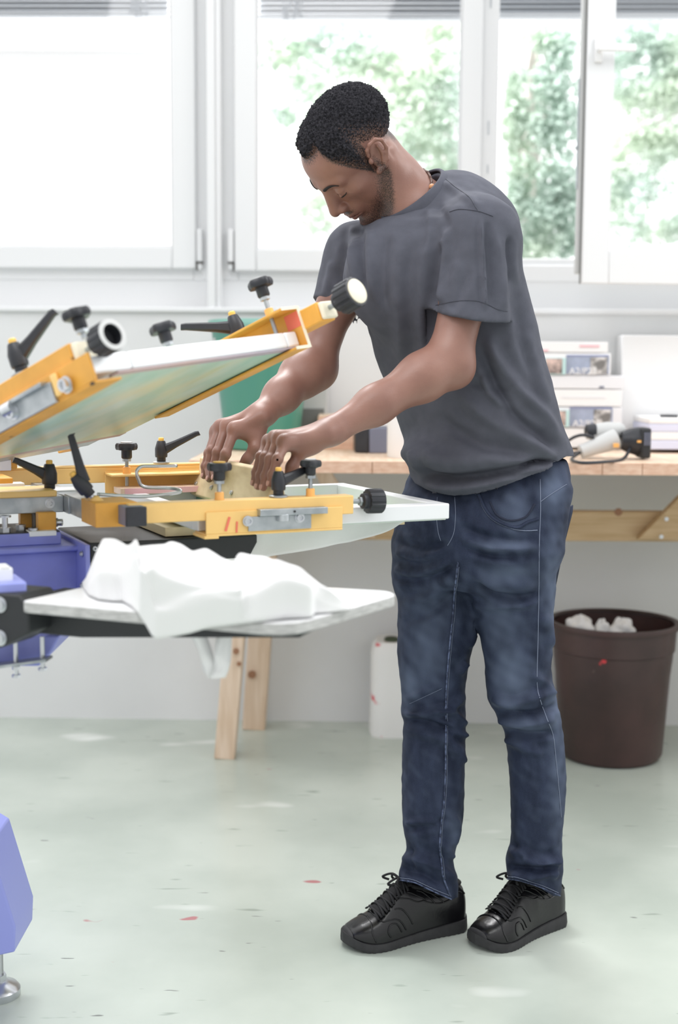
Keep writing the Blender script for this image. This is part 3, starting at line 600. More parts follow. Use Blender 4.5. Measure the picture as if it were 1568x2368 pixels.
def fluted_knob(par, base, ax, shaft=.02, sc=1.0, cap=None, hollow=False):
    base = np.array(base, float); ax = np.array(ax, float) / np.linalg.norm(ax)
    s = MB(); s.lathe([(.0042, 0), (.0042, shaft + .004)], base, ax, 12); s.lathe([(.009 * sc, shaft - .004), (.009 * sc, shaft + .001)], base, ax, 6); s.build('shaft', M['steel'], par, smooth=True, sharp=30)
    o = base + ax * shaft; r = .0235 * sc; b = MB()
    b.lathe([(.010 * sc, 0), (.0145 * sc, .002), (.0145 * sc, .010 * sc), (.0165 * sc, .012 * sc)], o, ax, 32)
    L0, L1 = .012 * sc, .042 * sc
    fl = lambda a, k: 1 - (.075 * (1 if (a * 14 / (2 * PI)) % 1 < .3 else 0) if 1 <= k <= 3 else 0)
    end = [(r * .72, L1 + .0005)] if not hollow else [(r * .66, L1), (r * .62, L1 - .016 * sc), (.001, L1 - .017 * sc)]
    b.lathe([(r * .75, L0 - .001), (r * .97, L0), (r, L0 + .003), (r, L1 - .002), (r * .93, L1)] + end, o, ax, 98, cap1=not hollow, fn=fl)
    k = b.build('fluted_knob', M['black'], par, smooth=True, sharp=28)
    if cap:
        c = MB(); c.lathe([(r * .80, 0), (r * .80, .002), (r * .74, .003)], o + ax * L1, ax, 32); c.build('knob_cap', M[cap], k, smooth=True, sharp=40)
    if hollow:
        c = MB(); c.lathe([(r * .96, 0), (r * .97, .0018), (r * .68, .0022), (r * .68, 0)], o + ax * L1, ax, 40, cap0=False, cap1=False); c.build('knob_ring', M['grey'], k, smooth=True, sharp=40)
    return k
def bolt(par, p, ax, r=.0075, h=.006, name='bolt'):
    b = MB(); b.lathe([(r * 1.3, 0), (r * 1.3, .0015), (r, .0016), (r, h), (r * .62, h), (r * .5, h - .003), (.0005, h - .003)], p, ax, 20, cap1=False)
    return b.build(name, M['zinc'], par, smooth=True, sharp=35)

# ---- lowered print head: local axes t (radial), s (across), z
A1 = math.radians(25); a1 = np.array([math.cos(A1), math.sin(A1), 0]); p1 = np.array([-a1[1], a1[0], 0]); zz = np.array([0, 0, 1.0])
H1R = np.stack([a1, p1, zz], 1); R0 = on_y(1040, 1163, 2.33); R0[2] = 0
def h1(px, py, s): q = on_plane(px, py, R0 + s * p1, p1); return (q - R0) @ a1, q[2]
def L1(t, s, z): return R0 + t * a1 + s * p1 + z * zz
def m1(): return MB(H1R, R0)
hd = thing('print_head', 'lowered yellow print head with knobs and levers, clamping the flat screen', 'printing machine', L1(-.6, .2, .93), H1R)
b = m1(); b.box((-.605, -.036, .931), (-.2095, -.003, .963)); arm = b.build('arm', M['yellow'], hd, bevel=.002, seg=3)
b = m1(); b.box((-.477, -.040, .909), (-.232, -.036, .945)); b.box((-.477, -.040, .905), (-.232, .018, .909)); b.box((-.48, -.04, .901), (-.455, .02, .906)); chn = b.build('clamp_channel', M['yellow'], hd, bevel=.001)
b = m1()
for (t0, z0, t1, z1, w) in ((-.437, .936, -.444, .913, .004), (-.424, .928, -.425, .91, .003)): b.beam((t0, -.0412, z0), (t1, -.0412, z1), .0006, w, (1, 0, 0))
b.build('red_ink_streak', M['red'], chn)
b = m1(); b.box((-.388, -.054, .936), (-.266, -.0365, .947)); br1 = b.build('bracket', M['steel'], hd, bevel=.0008)
b = m1(); b.box((-.405, -.044, .911), (-.292, -.040, .935)); b.lathe([(.011, 0), (.011, .012)], (-.345, -.047, .926), (0, 0, 1), 16); br2 = b.build('bracket', M['steel'], hd, bevel=.0008)
b = m1(); b.lathe([(.002, 0), (.002, .001)], (-.327, -.0545, .942), (0, -1, 0), 10); b.build('bracket_hole', M['dark_hole'], br1)
for px, py in ((573, 1205), (693, 1197)):
    t_, z_ = h1(px, py, -.045); bolt(hd, L1(t_, -.044, z_), -p1, .0068, .007)
t_ = h1(507, 1100, -.02)[0]; star_knob(hd, L1(t_, -.02, .963), zz, .048, .95, cap='yellow_cap', spin=.3)
t_ = h1(718, 1100, -.018)[0]; star_knob(hd, L1(t_, -.018, .963), zz, .050, .85, spin=.8)
t_ = h1(644, 1100, -.02)[0]; lever(hd, L1(t_, -.02, .963), zz, a1 * .94 + p1 * .30, .088, .97, rise=.26)
fluted_knob(hd, L1(-.2095, -.02, .951), a1 + zz * -.02, .022, .93)
# cross rail with sleeve and slate tube end
b = m1(); b.box((-.655, .16, .929), (-.619, .47, .958)); b.build('cross_rail', M['steel'], hd, bevel=.001)
b = m1(); b.box((-.652, .05, .929), (-.617, .2, .960)); b.build('cross_rail', M['steel'], hd, bevel=.001)
b = m1(); b.box((-.6535, -.018, .9255), (-.585, .075, .9645)); slv = b.build('sleeve', M['yellow_dirty'], hd, bevel=.0015)
b = m1(); b.box((-.617, -.060, .931), (-.584, -.018, .9610)); tb_ = b.build('tube_end', M['slate'], hd, bevel=.001)
b = m1(); b.box((-.6175, -.066, .9305), (-.5835, -.060, .9615)); b.build('end_cap', M['black'], tb_, bevel=.002)
q = L1(-.640, .028, .962); axl = -a1 * .62 + zz * .78 + p1 * .1
b = MB(); b.lathe([(.012, -.016), (.0105, -.004), (.009, .006), (.005, .010)], q, axl, 16); b.build('boss', M['yellow'], slv, smooth=True)
b = MB(); b.lathe([(.004, 0), (.004, .018)], q, axl, 10); b.build('stud', M['zinc'], slv)
lever(hd, q + axl / np.linalg.norm(axl) * .010, axl, zz + a1 * .05, .040, 1.0, rise=1.75, washer=False)
# central arm
b = m1(); b.box((-1.15, .195, .929), (-.655, .235, .957)); ca = b.build('centre_arm', M['steel'], hd, bevel=.001)
t_, z_ = h1(115, 1164, .195); bolt(hd, L1(t_, .195, z_), -p1, .0065, .006)
b = m1(); b.box((-1.15, .185, .957), (-.668, .285, .968)); b.build('cover_plate', M['yellow'], hd, bevel=.002)
b = m1(); b.box((-.69, .25, .957), (-.60, .31, .9615)); b.build('clamp_plate', M['alu'], hd, bevel=.001)
lever(hd, L1(h1(122, 1115, .21)[0] , .235, .962), zz, -a1 * .97 + p1 * .1, .060, 1.06, rise=.42, washer=False)
b = m1(); b.box((-.86, .30, .962), (-.72, .40, .982)); cbx = b.build('hinge_block', M['yellow_dirty'], hd, bevel=.002)
b = m1(); b.box((-.80, .299, .958), (-.70, .33, .972)); b.build('hinge_slide', M['alu'], cbx, bevel=.001)
# far arm with clamp channel
b = m1(); b.box((-.80, .462, .953), (-.285, .492, .983)); b.box((-.80, .462, .983), (-.285, .492, .987)); b.build('arm', M['yellow'], hd, bevel=.002, seg=3)
b = m1(); b.box((-.512, .458, .930), (-.18, .462, .975)); b.box((-.512, .405, .9685), (-.18, .462, .9725)); b.box((-.512, .43, .905), (-.18, .462, .909)); b.build('clamp_channel', M['yellow'], hd, bevel=.001)
t_ = h1(293, 1060, .435)[0]; star_knob(hd, L1(t_, .435, .9725), zz, .046, 1.0, below=.034, spin=.1)
t_ = h1(373, 1062, .477)[0]; lever(hd, L1(t_, .477, .987), zz, a1 * .80 - p1 * .25, .075, 1.0, rise=.42)
b = m1(); t0 = h1(268, 1138, .42)[0]; b.box((t0, .385, .936), (t0 + .17, .435, .948)); w_ = b.build('pressure_block', M['wood'], hd, bevel=.001)
b = m1(); b.box((t0 + .008, .3846, .9365), (t0 + .168, .385, .9475)); b.build('red_ink_stain', M['pink'], w_)
# wire hook
s_ = .12; hk = [h1(x, y, s_) for x, y in ((225, 1143), (330, 1148), (405, 1140), (417, 1134), (400, 1131), (342, 1128), (328, 1110), (324, 1092), (335, 1081), (360, 1080), (418, 1079))]
b = m1(); b.tube(spline([(u, s_ + .02 * (i > 3) + (.0 if i else .0), z) for i, (u, z) in enumerate(hk)], 80), .0030, 10)
o = b.build('wire_hook', M['zinc'], None, smooth=True); setp(o, 'bent chrome wire hook lying over the near yellow arm, left of the squeegee', 'hook')
# dial with printed zeros at the left edge
q = at(18, 1066, 2.45); qx = MB(np.stack([a1, p1, zz], 1), q); qx.box((-.030, 0, -.016), (.018, .02, .014)); dl = qx.build('counter_block', M['yellow_dirty'], hd, bevel=.003)
qx = MB(np.stack([a1, p1, zz], 1), q); qx.box((-.030, -.003, -.018), (.006, 0, .014)); pl_ = qx.build('number_plate', M['white'], dl, bevel=.002)
cu = bpy.data.curves.new('numerals', 'FONT'); cu.body = '00'; cu.size = .018; cu.extrude = .0003
o = bpy.data.objects.new('numerals', cu); COL.objects.link(o)
o.matrix_world = Matrix.Translation(Vector(q + np.array([-.022, -.0075, -.009]))) @ Matrix.Rotation(A1, 4, 'Z') @ Matrix.Rotation(PI / 2, 4, 'X') @ Matrix.Rotation(math.radians(35), 4, 'Z')
dg = bpy.context.evaluated_depsgraph_get(); me_ = bpy.data.meshes.new_from_object(o.evaluated_get(dg)); mw = o.matrix_world.copy(); Vt = [tuple(mw @ v.co) for v in me_.vertices]; Ft = [list(p.vertices) for p in me_.polygons]
bpy.data.objects.remove(o); link_mesh('numerals', Vt, Ft, M['black'], dl)

# ---- screen held by the lowered head
M['mesh_green'] = mat('green_print_mesh', (196, 214, 200), 0.4, col2=(150, 186, 160), vscale=7, lo=.4, hi=.6)
M['mesh_light'] = mat('pale_mesh', (214, 222, 214), 0.45, col2=(196, 210, 198), vscale=5)
M['ink_green'] = mat('wet_green_ink', (90, 170, 60), 0.25)
M['ink_dark'] = mat('dark_green_ink', (44, 118, 92), 0.3)
sf = thing('screen_frame', 'flat white aluminium print screen lying clamped in the lowered head', 'print screen', L1(-.24, .22, .91), H1R)
b = m1(); T0, T1, S0, S1, Z0, Z1, w = -.478, .0, .0, .45, .9095, .9375, .028
b.box((T0, S0, Z0), (T1, S0 + w, Z1)); b.box((T0, S1 - w, Z0), (T1, S1, Z1)); b.box((T0, S0 + w, Z0), (T0 + w, S1 - w, Z1)); b.box((T1 - w, S0 + w, Z0), (T1, S1 - w, Z1)); b.build('frame', M['alu'], sf, bevel=.0025, seg=3)
b = m1(); b.box((T0 + .005, S0 + .005, Z0 - .002), (T1 - .005, S1 - .005, Z0 - .0005)); b.build('mesh', M['mesh_light'], sf)
def blob(name, pts, z, m, par):
    b = m1(); c = spline(pts, 40, True); b.prism([(p[0], p[1]) for p in c], z, z + .0006); return b.build(name, m, par)
blob('green_ink', [(-.40, .30), (-.30, .36), (-.26, .28), (-.28, .20), (-.36, .18), (-.43, .22)], Z0 - .0004, M['ink_green'], sf)
blob('green_ink', [(-.31, .24), (-.28, .40), (-.23, .41), (-.22, .30), (-.24, .2)], Z0 + .0004, M['ink_dark'], sf)
blob('green_ink', [(-.12, .38), (-.06, .40), (-.05, .33), (-.10, .30)], Z0 - .0004, M['ink_green'], sf)
blob('green_ink', [(-.045, .20), (-.031, .20), (-.03, .15), (-.042, .14)], Z0 - .0004, M['ink_green'], sf)
blob('green_ink', [(-.10, .14), (-.04, .10), (-.06, .05), (-.12, .06)], Z0 - .0004, M['mesh_green'], sf)
# ---- squeegee
sq = thing('squeegee', 'wooden squeegee with green blade pressed down by both hands', 'squeegee', L1(-.25, .28, .912))
tl, sl = -.262, .46; 
def sqm(): return MB(H1R, R0)
SQT = -.070; prof = [(t_ + SQT, z_) for t_, z_ in [(-.282, .931), (-.262, .919), (-.2495, .924), (-.238, .96), (-.2415, .978), (-.246, 1.000), (-.252, 1.005), (-.261, 1.001), (-.263, .975), (-.272, .955)]]
S0q, S1q = .032, .418; V = []
for s in (S0q, S1q):
    for (t, z) in prof: V.append((t, s, z))
n = len(prof); Fs = [list(range(n)), [n + i for i in range(n)][::-1]] + [(i, i + n, (i + 1) % n + n, (i + 1) % n) for i in range(n)]
b = m1(); b.add(V, Fs); hw = b.build('handle', M['wood'], sq, bevel=.0018)
M['squee'] = mat('squeegee_wood', (226, 208, 170), 0.5, col2=(210, 190, 150), vscale=5, stretch=(10, 1, 12)); hw.data.materials[0] = M['squee']
b = m1(); b.box((-.270 + SQT, S0q + .01, .9105), (-.259 + SQT, S1q - .002, .926)); b.build('blade', M['ink_dark'], sq, bevel=.001)
for s in (.40, .31, .2): bolt(sq, L1(-.2745 + SQT, s, .951), -a1 * .75 + zz * .35, .0035, .003, 'screw')

# ---- press frame: blue beam, black platen arms, leg and foot
pf = thing('printing_press', 'blue and black steel base of the screen printing press at the left edge', 'printing machine', (-.95, 2.15, 0))
b = m1(); b.box((-1.25, .15, .800), (-.640, .30, .868)); b.box((-1.25, .135, .868), (-.640, .31, .878)); b.build('beam', M['blue'], pf, bevel=.003)
b = m1(); b.box((-.646, .082, .800), (-.638, .33, .885)); fl_ = b.build('end_flange', M['blue'], pf, bevel=.0015)
for z in (.868, .815): bolt(fl_, L1(-.647, .10, z), -a1, .004, .004)
b = m1(); b.box((-1.25, .16, .878), (-.668, .30, .899)); b.build('top_rail', M['blue'], pf, bevel=.002)
b = m1(); b.box((-1.25, .165, .899), (-.669, .30, .9005)); b.build('rail_pad', M['black_metal'], pf)
b = m1(); b.box((-.722, .1585, .893), (-.676, .19, .902)); b.build('stop_strip', M['alu'], pf, bevel=.001)
def blk(px0, py0, px1, py1, s, w, name, m):
    t0, z1 = h1(px0, py0, s); t1, z0 = h1(px1, py1, s); b = m1(); b.box((t0, s, z0), (t1, s + w, z1)); return b.build(name, m, pf, bevel=.0015)
blk(47, 1188, 76, 1222, .23, .02, 'guide_block', M['yellow_dirty']); blk(88, 1186, 131, 1229, .175, .02, 'guide_block', M['yellow_dirty'])
blk(78, 1186, 88, 1226, .21, .02, 'guide_fork', M['dark_gasket'])
t_, z_ = h1(131, 1208, .185); bolt(pf, L1(t_, .185, z_), a1 - p1 * .5, .006, .010)
def vb(px, pyt, pyb, s, r=.006):
    t_, z0 = h1(px, pyb, s); z1 = h1(px, pyt, s)[1]; b = m1(); b.lathe([(r, 0), (r, z1 - z0)], (t_, s, z0), (0, 0, 1), 14); b.lathe([(r * 2.1, 0), (r * 2.1, .003)], (t_, s, z1 - .003), (0, 0, 1), 14); b.lathe([(r * 2, .0), (r * 2, .008)], (t_, s, z0), (0, 0, 1), 6); b.build('stop_bolt', M['zinc'], pf, smooth=True, sharp=30)
vb(12, 1192, 1231, .18, .005); vb(48, 1213, 1226, .2, .004); vb(77, 1221, 1232, .17, .004)
# platen arm under the lowered screen
b = m1(); V = []
for s in (.095, .33):
    for (t, z) in ((-.636, .842), (-.636, .886), (-.335, .886), (-.335, .872), (-.35, .846)): V.append((t, s, z))
b.add(V, [(4, 3, 2, 1, 0), (5, 6, 7, 8, 9), (0, 1, 6, 5), (1, 2, 7, 6), (2, 3, 8, 7), (3, 4, 9, 8), (4, 0, 5, 9)]); b.build('platen_arm', M['black_metal'], pf, bevel=.003)
t_, z_ = h1(214, 1269, .095); bolt(pf, L1(t_ + .004, .095, z_), -p1, .003, .003)
# second arm, pointing to the front
d2 = np.array([.93, -.367, 0]); d2 /= np.linalg.norm(d2); e2 = np.array([-d2[1], d2[0], 0]); R2 = np.stack([d2, e2, zz], 1)
PZ = .855; ne = np.array([-.443, 1.777, PZ])        # near left corner of the free platen
o2 = ne + d2 * .0 + e2 * .09
b = MB(R2, ne); V = []
for s in (.075, .20):
    for (u, z) in ((-.06, -.062), (-.06, -.016), (.40, -.016), (.405, -.022), (.39, -.034), (.05, -.062)): V.append((u, s, z))
b.add(V, [(5, 4, 3, 2, 1, 0), (6, 7, 8, 9, 10, 11)] + [(i, (i + 1) % 6, (i + 1) % 6 + 6, i + 6) for i in range(6)]); b.build('platen_arm', M['black_metal'], pf, bevel=.002)
b = MB(R2, ne); V = []
for s in (.02, .10):
    for (u, z) in ((-.5, -.075), (-.5, .004), (-.015, .004), (.0, -.012), (.0, -.05), (-.05, -.075)): V.append((u, s, z))
b.add(V, [(5, 4, 3, 2, 1, 0), (6, 7, 8, 9, 10, 11)] + [(i, (i + 1) % 6, (i + 1) % 6 + 6, i + 6) for i in range(6)]); b.build('arm_bracket', M['black_metal'], pf, bevel=.003)
for px, py in ((0, 1398), (0, 1475)):
    q = on_plane(px, py, ne + e2 * .02, e2); bolt(pf, q, -e2, .009, .006)
q = at(62, 1345, 1.86); b = MB(H1R, q); b.box((-.2, 0, -.026), (0, .08, 0)); b.build('ledge', M['blue_light'], pf, bevel=.003)
q = at(30, 1313, 1.87); b = MB(H1R, q); b.box((-.05, 0, -.022), (0, .05, 0)); sb = b.build('slide_block', M['alu'], pf, bevel=.002)
q = at(12, 1330, 1.868); b = MB(H1R, q); b.box((-.007, -.0012, -.009), (.006, 0, .010)); b.build('slot', M['dark_hole'], sb)
# lower part of the hub
V = []
for Y in (1.93, 2.3):
    for px, py in ((-160, 1470), (138, 1470), (118, 1510), (90, 1541), (-160, 1541)): V.append(on_y(px, py, 1.93) + np.array([0, Y - 1.93, 0]))
b = MB(); b.add(V, [(4, 3, 2, 1, 0), (5, 6, 7, 8, 9)] + [(i, (i + 1) % 5, (i + 1) % 5 + 5, i + 5) for i in range(5)]); b.build('hub', M['blue'], pf, bevel=.003)
for px, pb in ((38, 1566), (99, 1550)):
    q1 = on_y(px, 1472, 1.91); q0 = on_y(px, pb, 1.91); b = MB(); b.lathe([(.0035, 0), (.0035, q1[2] - q0[2])], q0, (0, 0, 1), 10); b.lathe([(.007, 0), (.007, .004)], q0, (0, 0, 1), 6); b.lathe([(.0065, .012), (.0065, .017)], q0, (0, 0, 1), 6); b.build('adjusting_bolt', M['zinc'], pf, smooth=True, sharp=30)
q0 = on_y(-20, 1541, 1.915); q1 = on_y(114, 1523, 1.905); b = MB(); b.beam(q0, q1, .03, .004); b.build('tie_plate', M['steel'], pf)
# leg and levelling foot at the floor
V = []
for Y in (2.26, 2.40):
    for px, py in ((-400, 1700), (-10, 1935), (48, 2122), (46, 2180), (-60, 2203), (-400, 2230)): V.append(on_y(px, py, 2.30) + np.array([0, Y - 2.30, 0]))
b = MB(); b.add(V, [(5, 4, 3, 2, 1, 0), (6, 7, 8, 9, 10, 11)] + [(i, (i + 1) % 6, (i + 1) % 6 + 6, i + 6) for i in range(6)]); b.build('leg', M['blue_light'], pf, bevel=.003)
fq = on_z(-4, 2302, 0); fq[1] = 2.33
b = MB(); b.lathe([(.040, 0), (.041, .003), (.041, .014), (.036, .020), (.022, .026), (.016, .030)], fq, n=40); ft = b.build('levelling_foot', M['zinc'], pf, smooth=True, sharp=35)
b = MB(); b.lathe([(.016, .028), (.016, .042)], fq, n=6); b.build('nut', M['zinc'], ft)
b = MB(); rows = []
for i in range(60): rows += [(.0105, .04 + i * .0022), (.0092, .0411 + i * .0022)]
b.lathe(rows, fq, n=20); b.build('thread', M['zinc'], ft, smooth=True)
b = MB(); b.lathe([(.0125, .1), (.0125, .16)], fq, n=20); b.build('sleeve', M['black'], ft)
q = np.array([-1.0, 2.25, 0]); b = MB(); b.lathe([(.16, .1), (.16, .8)], q, n=32); b.build('column', M['blue'], pf, smooth=True, sharp=40)

# ---- platen under the screen, with a cloth
pa = thing('platen', 'pale wooden platen board under the lowered screen', 'platen', L1(-.25, .24, .888), H1R)
b = m1(); b.box((-.498, .115, .8875), (-.03, .365, .9035)); b.build('board', M['squee'], pa, bevel=.001)
cl = []
for t in np.linspace(-.40, -.028, 60):
    zb_ = np.interp(t, [-.40, -.34, -.30, -.149, -.06, -.028], [.842, .840, .846, .862, .885, .897]); row = []
    for s in np.linspace(.37, .112, 12): row.append((t, s, .9045))
    for k in np.linspace(0, 1, 12)[1:]:
        row.append((t + .006 * k * math.sin(t * 50), .110 - .012 * k + .004 * math.sin(t * 38 + 2 * k) * k, .9045 + (zb_ - .9045) * k))
    cl.append(row)
b = m1(); b.grid(cl); tex = thing('printed_cloth', 'white cloth stretched over the wooden platen, hanging down at the front', 'cloth', L1(-.2, .2, .904), H1R)
b.build('sheet', M['cloth'], tex, smooth=True, solid=.0014)
cl = []
for i in range(24):
    u = i / 23; row = []
    for j in range(16):
        v = j / 15; px = 216 + 165 * u; top = 1204 + 8 * u; bot = 1206 + 34 * math.sin(PI * min(1, u * 1.15) ** .8) * (1 if u < .95 else .6); q = on_plane(px, top + (bot - top) * v, L1(-.5, .34, 0), p1)
        q = q + p1 * (.04 * (1 - v) - .012 * v); row.append(q)
    cl.append(row)
b = MB(); b.grid(cl); b.build('loose_end', M['cloth'], tex, smooth=True, solid=.0014)
b = MB(); cl = [[at(526 + 2 * k, 1268 + 5 * k, 2.40 - .002 * k), at(550 - 1.2 * k, 1266 + 5.2 * k, 2.40 - .002 * k)] for k in range(9)]; b.grid(cl); b.build('hanging_strap', M['cloth'], tex, smooth=True, solid=.0012)

# ---- free platen (white board) with a crumpled cotton bag
M['platen_white'] = mat('white_laminate', (238, 239, 240), 0.25); M['platen_edge'] = mat('grey_board_edge', (196, 196, 194), 0.5, var=.15, vscale=30, stretch=(2, 2, 10))
cor = [(ne[0], ne[1]), tuple(on_z(672, 1446, PZ)[:2]), tuple(on_z(918, 1376, PZ)[:2]), tuple(on_z(900, 1366, PZ)[:2]), tuple(on_z(740, 1357, PZ)[:2]), (ne[0] + d2[0] * .03 + e2[0] * .25, ne[1] + d2[1] * .03 + e2[1] * .25)]
def rounded(poly, rads, k=8):
    out = []; n = len(poly)
    for i in range(n):
        p = np.array(poly[i]); a = np.array(poly[i - 1]) - p; c = np.array(poly[(i + 1) % n]) - p; r = min(rads[i], np.linalg.norm(a) * .45, np.linalg.norm(c) * .45)
        a = p + a / np.linalg.norm(a) * r; c = p + c / np.linalg.norm(c) * r
        for t in np.linspace(0, 1, k): out.append(tuple((1 - t) ** 2 * a + 2 * t * (1 - t) * p + t * t * c))
    return out
pb = thing('platen', 'free white platen board in front, carrying the crumpled cotton bag', 'platen', (ne[0] + .2, ne[1], PZ))
b = MB(); b.prism(rounded(cor, [.015, .05, .02, .02, .06, .015]), PZ - .016, PZ); o = b.build('board', [M['platen_white'], M['platen_edge']], pb, bevel=.002)
for p in o.data.polygons:
    if abs(p.normal.z) < .5: p.material_index = 1
bag = thing('tote_bag', 'crumpled white cotton bag lying on the free platen', 'bag', on_z(450, 1400, PZ))
top = [(190, 1348), (205, 1330), (222, 1290), (236, 1263), (262, 1272), (292, 1288), (318, 1262), (350, 1258), (380, 1256), (402, 1252), (425, 1266), (445, 1280), (474, 1273), (500, 1284), (530, 1297), (575, 1308), (612, 1318), (660, 1340), (700, 1352), (750, 1375), (790, 1396), (816, 1407)]
bot = [(192, 1356), (206, 1376), (228, 1386), (262, 1390), (284, 1390), (305, 1402), (322, 1420), (338, 1445), (352, 1470), (362, 1478), (400, 1472), (440, 1464), (480, 1452), (520, 1447), (560, 1442), (612, 1436), (660, 1430), (720, 1427), (728, 1418), (760, 1416), (800, 1411), (817, 1409)]
NU, NV = 150, 70
ts_ = np.linspace(0, 1, len(top)); u_ = np.linspace(0, 1, NU)
tx, ty = [np.interp(u_, ts_, [p[i] for p in top]) for i in (0, 1)]; bx_, by_ = [np.interp(u_, ts_, [p[i] for p in bot]) for i in (0, 1)]
nlen = np.array(cor[1]) - np.array(cor[0]); nn2 = np.array([nlen[1], -nlen[0]]); nn2 /= np.linalg.norm(nn2)     # towards the viewer
nn3 = np.array([nn2[0], nn2[1], 0])
G = np.zeros((NU, NV, 3)); rb = np.random.default_rng(4)
folds = [(rb.uniform(0, 1), rb.uniform(0, .8), rb.uniform(-1.2, 1.2), rb.uniform(.02, .05), rb.uniform(.002, .008)) for _ in range(60)]
for i in range(NU):
    f_ = on_z(bx_[i], by_[i], PZ + .002)
    if (f_[:2] - np.array(cor[0])) @ nn2 > .004: f_ = on_plane(bx_[i], by_[i], np.array([cor[0][0], cor[0][1], 0]) + nn3 * .006, nn3)
    df = (f_ - CAM) @ FWD; wid = min(.17, .0009 * max(4, by_[i] - ty[i]))
    fz = on_z(bx_[i], min(by_[i], 1432), PZ + .002); dR = (fz - CAM) @ FWD + wid
    r_ = at(tx[i], ty[i], max(dR, df + .004))
    if r_[2] < PZ + .004: r_ = on_z(tx[i], ty[i], PZ + .005)
    for j in range(NV):
        v = j / (NV - 1)
        if v < .8:
            w = v / .8; p = f_ * (1 - w) + r_ * w
            edge_top = np.array([f_[0], f_[1], max(f_[2], PZ + .003)])
            if f_[2] < PZ - .002:          # part hanging over the edge
                k_ = .45
                p = f_ + (edge_top + np.array([0, 0, .006]) - f_) * (w / k_) if w < k_ else (edge_top + np.array([0, 0, .006])) * (1 - (w - k_) / (1 - k_)) + r_ * ((w - k_) / (1 - k_))
            bul = math.sin(PI * w) * min(.030, .22 * max(0, r_[2] - PZ)); p = p + np.array([0, -.2, .9]) * bul
            env = min(1, w / .12) * min(1, (1 - w) / .10) * min(1, u_[i] / .04) * min(1, (1 - u_[i]) / .06)
            hgt = min(1, max(.15, (r_[2] - PZ) / .05))
            for (fu, fv, sl_, wd_, am) in folds:
                dd = (u_[i] - fu) * .5 - (w - fv) * .35 * sl_; along = (u_[i] - fu) * sl_ * .5 + (w - fv)
                p = p + np.array([0.1, -.55, .8]) * (am * 1.7 * env * hgt * math.exp(-(dd / wd_) ** 2) * math.exp(-(along / .35) ** 2))
        else:
            w = (v - .8) / .2; back = np.array([r_[0], r_[1] + .05, PZ + .002]); p = r_ * (1 - w) + back * w + np.array([0, .02, 0]) * math.sin(PI * w)
        p = np.array(p)
        if p[2] < PZ + .002 and (p[:2] - np.array(cor[0])) @ nn2 < .002: p[2] = PZ + .002
        G[i, j] = p
for _ in range(3):
    G[1:-1, 1:-1] = .5 * G[1:-1, 1:-1] + .125 * (G[2:, 1:-1] + G[:-2, 1:-1] + G[1:-1, 2:] + G[1:-1, :-2])
b = MB(); b.grid(G); b.build('fabric', M['cloth'], bag, smooth=True, solid=.0012)
b = MB()
def band(pl, pr, d):
    n = 14; a = spline(pl, n * (len(pl) - 1)); c = spline(pr, n * (len(pr) - 1)); b.grid([[at(a[i][0], a[i][1], d + .004 * math.sin(i * .3)), at((a[i][0] + c[i][0]) / 2, (a[i][1] + c[i][1]) / 2, d - .004), at(c[i][0], c[i][1], d + .003 * math.sin(i * .2))] for i in range(len(a))])
band([(442, 1470), (460, 1510), (472, 1552), (482, 1567)], [(478, 1470), (492, 1512), (496, 1540), (488, 1569)], 1.80)
band([(502, 1470), (496, 1512), (495, 1545), (486, 1569)], [(536, 1470), (534, 1520), (530, 1545), (521, 1567)], 1.79)
b.build('strap', M['cloth'], bag, smooth=True, solid=.0014)

# ---- raised print head with its screen
A_, B_, C_ = at(277, 853, 1.9), at(700, 798, 2.1), at(290, 1000, 2.42)
e = B_ - C_; e /= np.linalg.norm(e); sd = A_ - B_; sd -= (sd @ e) * e; sd /= np.linalg.norm(sd)
nv = np.cross(sd, e); nv = nv if nv[2] > 0 else -nv
sd = sd - .055 * nv; sd /= np.linalg.norm(sd); nv = np.cross(sd, e); nv = nv if nv[2] > 0 else -nv
LW = .39
H2R = np.stack([e, -sd, nv], 1)                     # local x radial, y to the right arm, z up
if np.linalg.det(H2R) < 0: H2R = np.stack([e, sd, nv], 1); SG = 1
else: SG = -1
def m2(): return MB(H2R, B_)
def P2(u, s, h): return B_ + u * e + s * sd + h * nv
def h2(px, py, s): q = on_plane(px, py, B_ + s * sd, sd) - B_; return q @ e, q @ nv
def bx2(mb, u0, u1, s0, s1, z0, z1): return mb.box((u0, SG * s0, z0), (u1, SG * s1, z1))
h2d = thing('print_head', 'raised yellow print head tilted up at the left, above the crumpled bag', 'printing machine', P2(-.6, .2, 0), H2R)
# right arm
b = m2(); bx2(b, -.70, .050, -.040, -.004, .022, .054); b.build('arm', M['yellow_dirty'], h2d, bevel=.002)
b = m2(); bx2(b, .050, .060, -.038, -.006, .024, .052); b.build('end_plug', M['ivory'], h2d, bevel=.003)
b = m2(); bx2(b, -.36, .012, -.004, .0, -.006, .060); bx2(b, -.36, .012, -.004, .030, -.008, -.004); bx2(b, -.36, .012, -.004, .036, .058, .062); b.build('clamp_channel', M['yellow_dirty'], h2d, bevel=.001)
b = m2(); bx2(b, .0112, .0130, -.005, .0005, -.008, .062); bx2(b, .0112, .013, 0, .030, -.0085, -.0035); bx2(b, .0112, .013, 0, .036, .0575, .0625); b.build('bare_edge', M['ivory'], h2d)
b = m2(); bx2(b, -.02, .0114, .0, .0004, .030, .055); b.build('red_ink_stain', M['red'], h2d)
u0, hh = h2(637, 765, .018); star_knob(h2d, P2(u0, .018, .062), nv, .050, .98, below=.05, spin=.4)
u0, hh = h2(548, 768, -.02); lever(h2d, P2(u0, -.022, .054), nv, -RIGHT + UP * .0, .088, 1.12, rise=.30)
fluted_knob(h2d, P2(.055, -.022, .040), e + nv * .05, .022, 1.08, cap='ivory')
